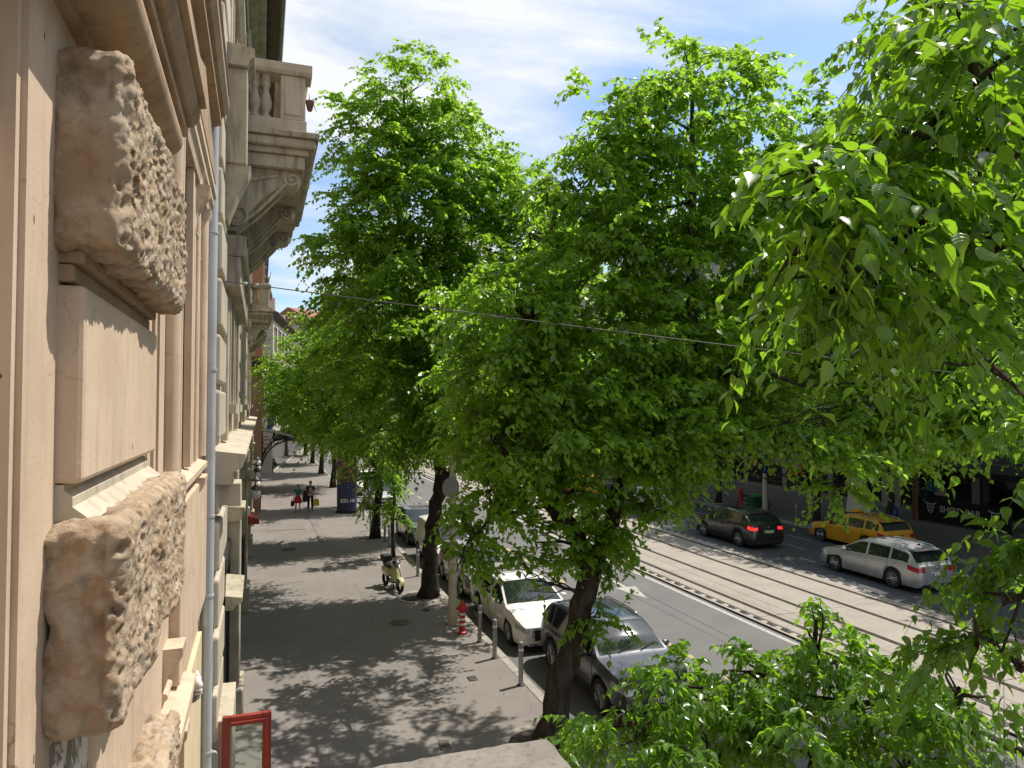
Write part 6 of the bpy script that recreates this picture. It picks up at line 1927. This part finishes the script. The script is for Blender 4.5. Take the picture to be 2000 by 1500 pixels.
tree('third tree up the near pavement, its low crown spreading over the walking couple', (5.2, 34.5, .1), limbs_for(5.2, 34.5, 12, .2),
     [(1.7, 34, 8.2, 1.7, 2.0, 1.5, 230), (3.4, 34, 10.1, 1.7, 2, 1.4, 240), (5.5, 34.4, 11.5, 2, 2, 1.5, 260), (1.3, 33.8, 6.9, 1.2, 1.6, .9, 150), (3.2, 33.6, 7.4, 1.9, 2, 1.3, 280), (5.4, 33.6, 8.4, 2.2, 2.0, 1.6, 320), (7.9, 34, 9, 2.1, 2, 1.7, 280), (7.8, 33.8, 6.3, 1.8, 1.8, 1.2, 220),
      (3.4, 33.4, 5.6, 1.6, 1.8, .9, 210), (5.4, 33.2, 6.0, 1.9, 1.8, 1.0, 240), (5.2, 33.2, 4.6, 1.2, 1.4, .7, 120), (6.8, 33.2, 4.6, 1.0, 1.2, .6, 90), (4.0, 33.6, 4.2, .6, .8, .5, 40), (5.0, 33.0, 2.9, .35, .4, 1.1, 60), (5.5, 33.6, 3.5, .35, .4, .6, 34), (9, 34.5, 11.5, 2, 2, 1.8, 220)],
     leaf=.16, nleaf=11, length=.8, droop=.5, seed=41, group=G_NEAR, mat='leaf')
tree('fourth tree up the near pavement, seen over the blue column', (5.2, 45.5, .1), limbs_for(5.2, 45.5, 11, 0),
     [(2.0, 45, 8.6, 2.0, 2, 1.5, 260), (4.2, 45, 10.2, 2.2, 2, 1.4, 240), (6.8, 45, 10.0, 2.2, 2, 1.7, 240), (2.2, 44.6, 6.6, 1.9, 2, 1.2, 220), (4.6, 44.4, 7.6, 2.2, 2, 1.6, 240), (7.2, 44.6, 7.0, 2.2, 2, 1.6, 220), (4.0, 44.2, 5.4, 1.8, 1.8, .9, 150), (6.6, 44.2, 5.2, 1.6, 1.6, .8, 120)],
     leaf=.19, nleaf=9, length=.85, droop=.45, seed=51, group=G_NEAR, template=LEAF_FAR, mat='leaf_far')
for i, (y, sd_) in enumerate(((56.5, 61), (68, 62), (80, 63), (93, 64), (108, 65))):
    lb = ['fifth', 'sixth', 'seventh', 'eighth', 'last'][i] + ' tree up the near pavement, a small crown beyond the blue column'
    tree(lb, (5.3, y, .1), limbs_for(5.3, y, 11 - .2 * i, 0), crown(5.0, y, 5.0, 10.2, 3.7, 4, sd_, 150), leaf=.24, nleaf=8, length=.95, droop=.4, seed=sd_, group=G_NEAR, template=LEAF_FAR, mat='leaf_far', subs=3)
# slim young tree
tree('slim young tree with a thin stem between the scooter and the white van', (5.25, 29.75, .1),
     [[(5.25, 29.75, .1, .085), (5.22, 29.75, 1.4, .075), (5.28, 29.75, 2.6, .065), (5.2, 29.75, 4.2, .05), (5.25, 29.75, 5.6, .02)]],
     [(5.25, 29.7, 3.3, .45, .5, 1.0, 60), (5.3, 29.7, 2.4, .32, .35, .6, 26), (5.1, 29.7, 4.6, .7, .7, .8, 70), (5.5, 29.7, 1.7, .22, .22, .35, 10)], leaf=.14, nleaf=10, length=.5, droop=.7, seed=71, group=G_NEAR, subs=4)
# far pavement
far_specs = [(28.6, 17.0, 15, 4.8, 81, 'far side tree nearest on the right, mostly behind the hanging leaves'), (28.4, 26.3, 15, 4.6, 82, 'far side tree rising directly behind the yellow taxi'),
             (28.2, 30.8, 15.5, 4.4, 83, 'far side tree with a bare trunk between the cream pole and the yellow taxi'), (28.2, 39.5, 14.5, 4.2, 84, 'slender far side tree just right of the red framed box'),
             (28.2, 50.5, 15, 4.4, 85, 'far side tree beyond the red framed box'), (28.2, 62, 15, 4.6, 86, 'far side tree second beyond the red framed box'), (28.2, 76, 15, 5, 87, 'far side tree third beyond the red framed box'), (28.4, 94, 15, 6, 88, 'farthest tree on the far pavement')]
for (x, y, h, rx, sd_, lb) in far_specs:
    ex = {82: [(25.6, 26.6, 6.2, 1.6, 1.6, .9, 150), (26.6, 27.4, 4.9, 1.1, 1.1, .6, 80), (29.6, 25.0, 5.4, 1.4, 1.4, .9, 140), (30.6, 26.8, 4.4, .9, .9, .6, 60), (25.2, 25.8, 4.6, .5, .5, .6, 30)],
          83: [(25.4, 30.8, 6.4, 1.6, 1.6, 1.0, 150), (27.2, 29.8, 4.8, 1.0, 1.0, .6, 60), (24.0, 31.5, 7.5, 1.5, 1.5, 1.2, 140)], 84: [(25.2, 39, 6.6, 1.8, 1.8, 1.1, 150), (27.4, 38.6, 5.2, 1.2, 1.2, .6, 70)], 85: [(25, 50, 7, 2, 2, 1.3, 150)]}.get(sd_, [])
    tree(lb, (x, y, .1), limbs_for(x, y, h, .2 if y > 20 else -.6, .17), crown(x, y, 5.8, h - 1, rx, 5, sd_, 150 if y < 45 else 110) + ex, leaf=.22 if y < 45 else .28, nleaf=9, length=.95, droop=.45, seed=sd_, group=G_FAR, template=LEAF_FAR, mat='leaf_far', subs=4)
# tree beside the camera: trunk out of frame on the right, its branches reach across the view
tree('tree beside the camera whose big close leaves hang over the right edge and bottom', (5.5, 1.4, .1),
     [[(5.5, 1.4, .1, .30), (5.5, 1.4, 2.6, .25), (5.4, 1.5, 4.0, .22), (5.1, 1.7, 6.2, .12), (4.5, 1.8, 7.6, .06), (3.7, 1.85, 8.6, .03)],
      [(5.1, 1.7, 6.2, .06), (4.0, 2.0, 7.2, .03), (3.0, 2.0, 7.5, .016), (2.2, 1.95, 7.5, .010), (1.6, 1.9, 7.25, .005)],
      [(5.2, 1.6, 5.2, .06), (4.2, 2.1, 6.6, .028), (3.2, 2.15, 7.0, .014), (2.4, 2.15, 7.05, .009), (1.75, 2.1, 6.95, .005)],
      [(5.3, 1.55, 4.6, .05), (4.5, 2.3, 5.9, .028), (3.9, 2.45, 6.2, .016), (3.66, 2.48, 5.8, .011), (3.4, 2.5, 5.3, .006)],
      [(5.4, 1.5, 3.8, .07), (5.15, 2.8, 4.1, .035), (4.75, 4.2, 4.15, .022), (4.2, 5.2, 4.0, .014), (3.4, 5.6, 3.7, .008)],
      [(5.4, 1.5, 3.4, .06), (4.8, 3.0, 3.55, .032), (4.2, 4.2, 3.6, .02), (3.4, 5.2, 3.4, .01)]],
     [(2.50, 1.93, 7.90, .34, .34, .26, 30), (2.76, 1.85, 7.58, .36, .32, .30, 30), (2.36, 1.98, 7.60, .24, .24, .2, 18), (2.05, 1.97, 7.34, .22, .2, .12, 12), (1.80, 1.97, 7.24, .14, .16, .09, 6), (1.78, 2.0, 7.05, .16, .16, .12, 9), (2.05, 2.06, 7.06, .24, .22, .16, 16), (2.46, 2.14, 7.20, .32, .28, .22, 26), (2.82, 2.06, 7.18, .32, .28, .26, 24),
      (2.06, 2.22, 6.88, .18, .2, .10, 10), (2.42, 2.3, 6.88, .26, .26, .14, 14), (2.85, 2.26, 6.86, .26, .26, .16, 12), (3.8, 2.5, 6.45, .14, .2, .16, 8), (3.72, 2.6, 5.78, .14, .2, .12, 8), (3.5, 2.5, 5.55, .14, .2, .12, 9), (3.9, 3.2, 8.3, .5, .5, .45, 50), (4.3, 3.6, 7.5, .5, .5, .4, 50), (3.5, 3.2, 7.45, .35, .4, .3, 30), (4.6, 3.7, 6.9, .35, .4, .25, 24), (5.2, 4.2, 8.2, .6, .6, .5, 50), (4.6, 4.0, 8.9, .6, .6, .4, 40), (3.32, 2.55, 5.36, .18, .2, .18, 10), (3.52, 2.5, 5.2, .2, .2, .2, 10),
      (2.98, 5.70, 3.66, .42, .45, .24, 46), (3.62, 5.55, 3.98, .50, .5, .26, 58), (4.19, 5.25, 4.12, .50, .5, .26, 58), (4.64, 4.85, 4.32, .42, .45, .22, 46), (4.33, 4.75, 4.72, .10, .12, .24, 9), (4.65, 4.3, 4.2, .40, .42, .26, 44), (4.67, 3.75, 4.5, .30, .34, .22, 26), (3.5, 5.05, 3.66, .48, .5, .28, 56), (4.05, 4.55, 3.84, .5, .5, .28, 54), (4.3, 3.9, 4.0, .4, .4, .26, 36)],
     leaf=.082, nleaf=12, length=.36, droop=.75, seed=91, group=G_NEAR, template=LEAF_HI, mat='leaf_near', twig_r=.0025, near=298, subs=4, hang=.6, dens=2.1)
print('TRIS', sum(len(o.data.polygons) for o in bpy.data.objects if o.type == 'MESH'))
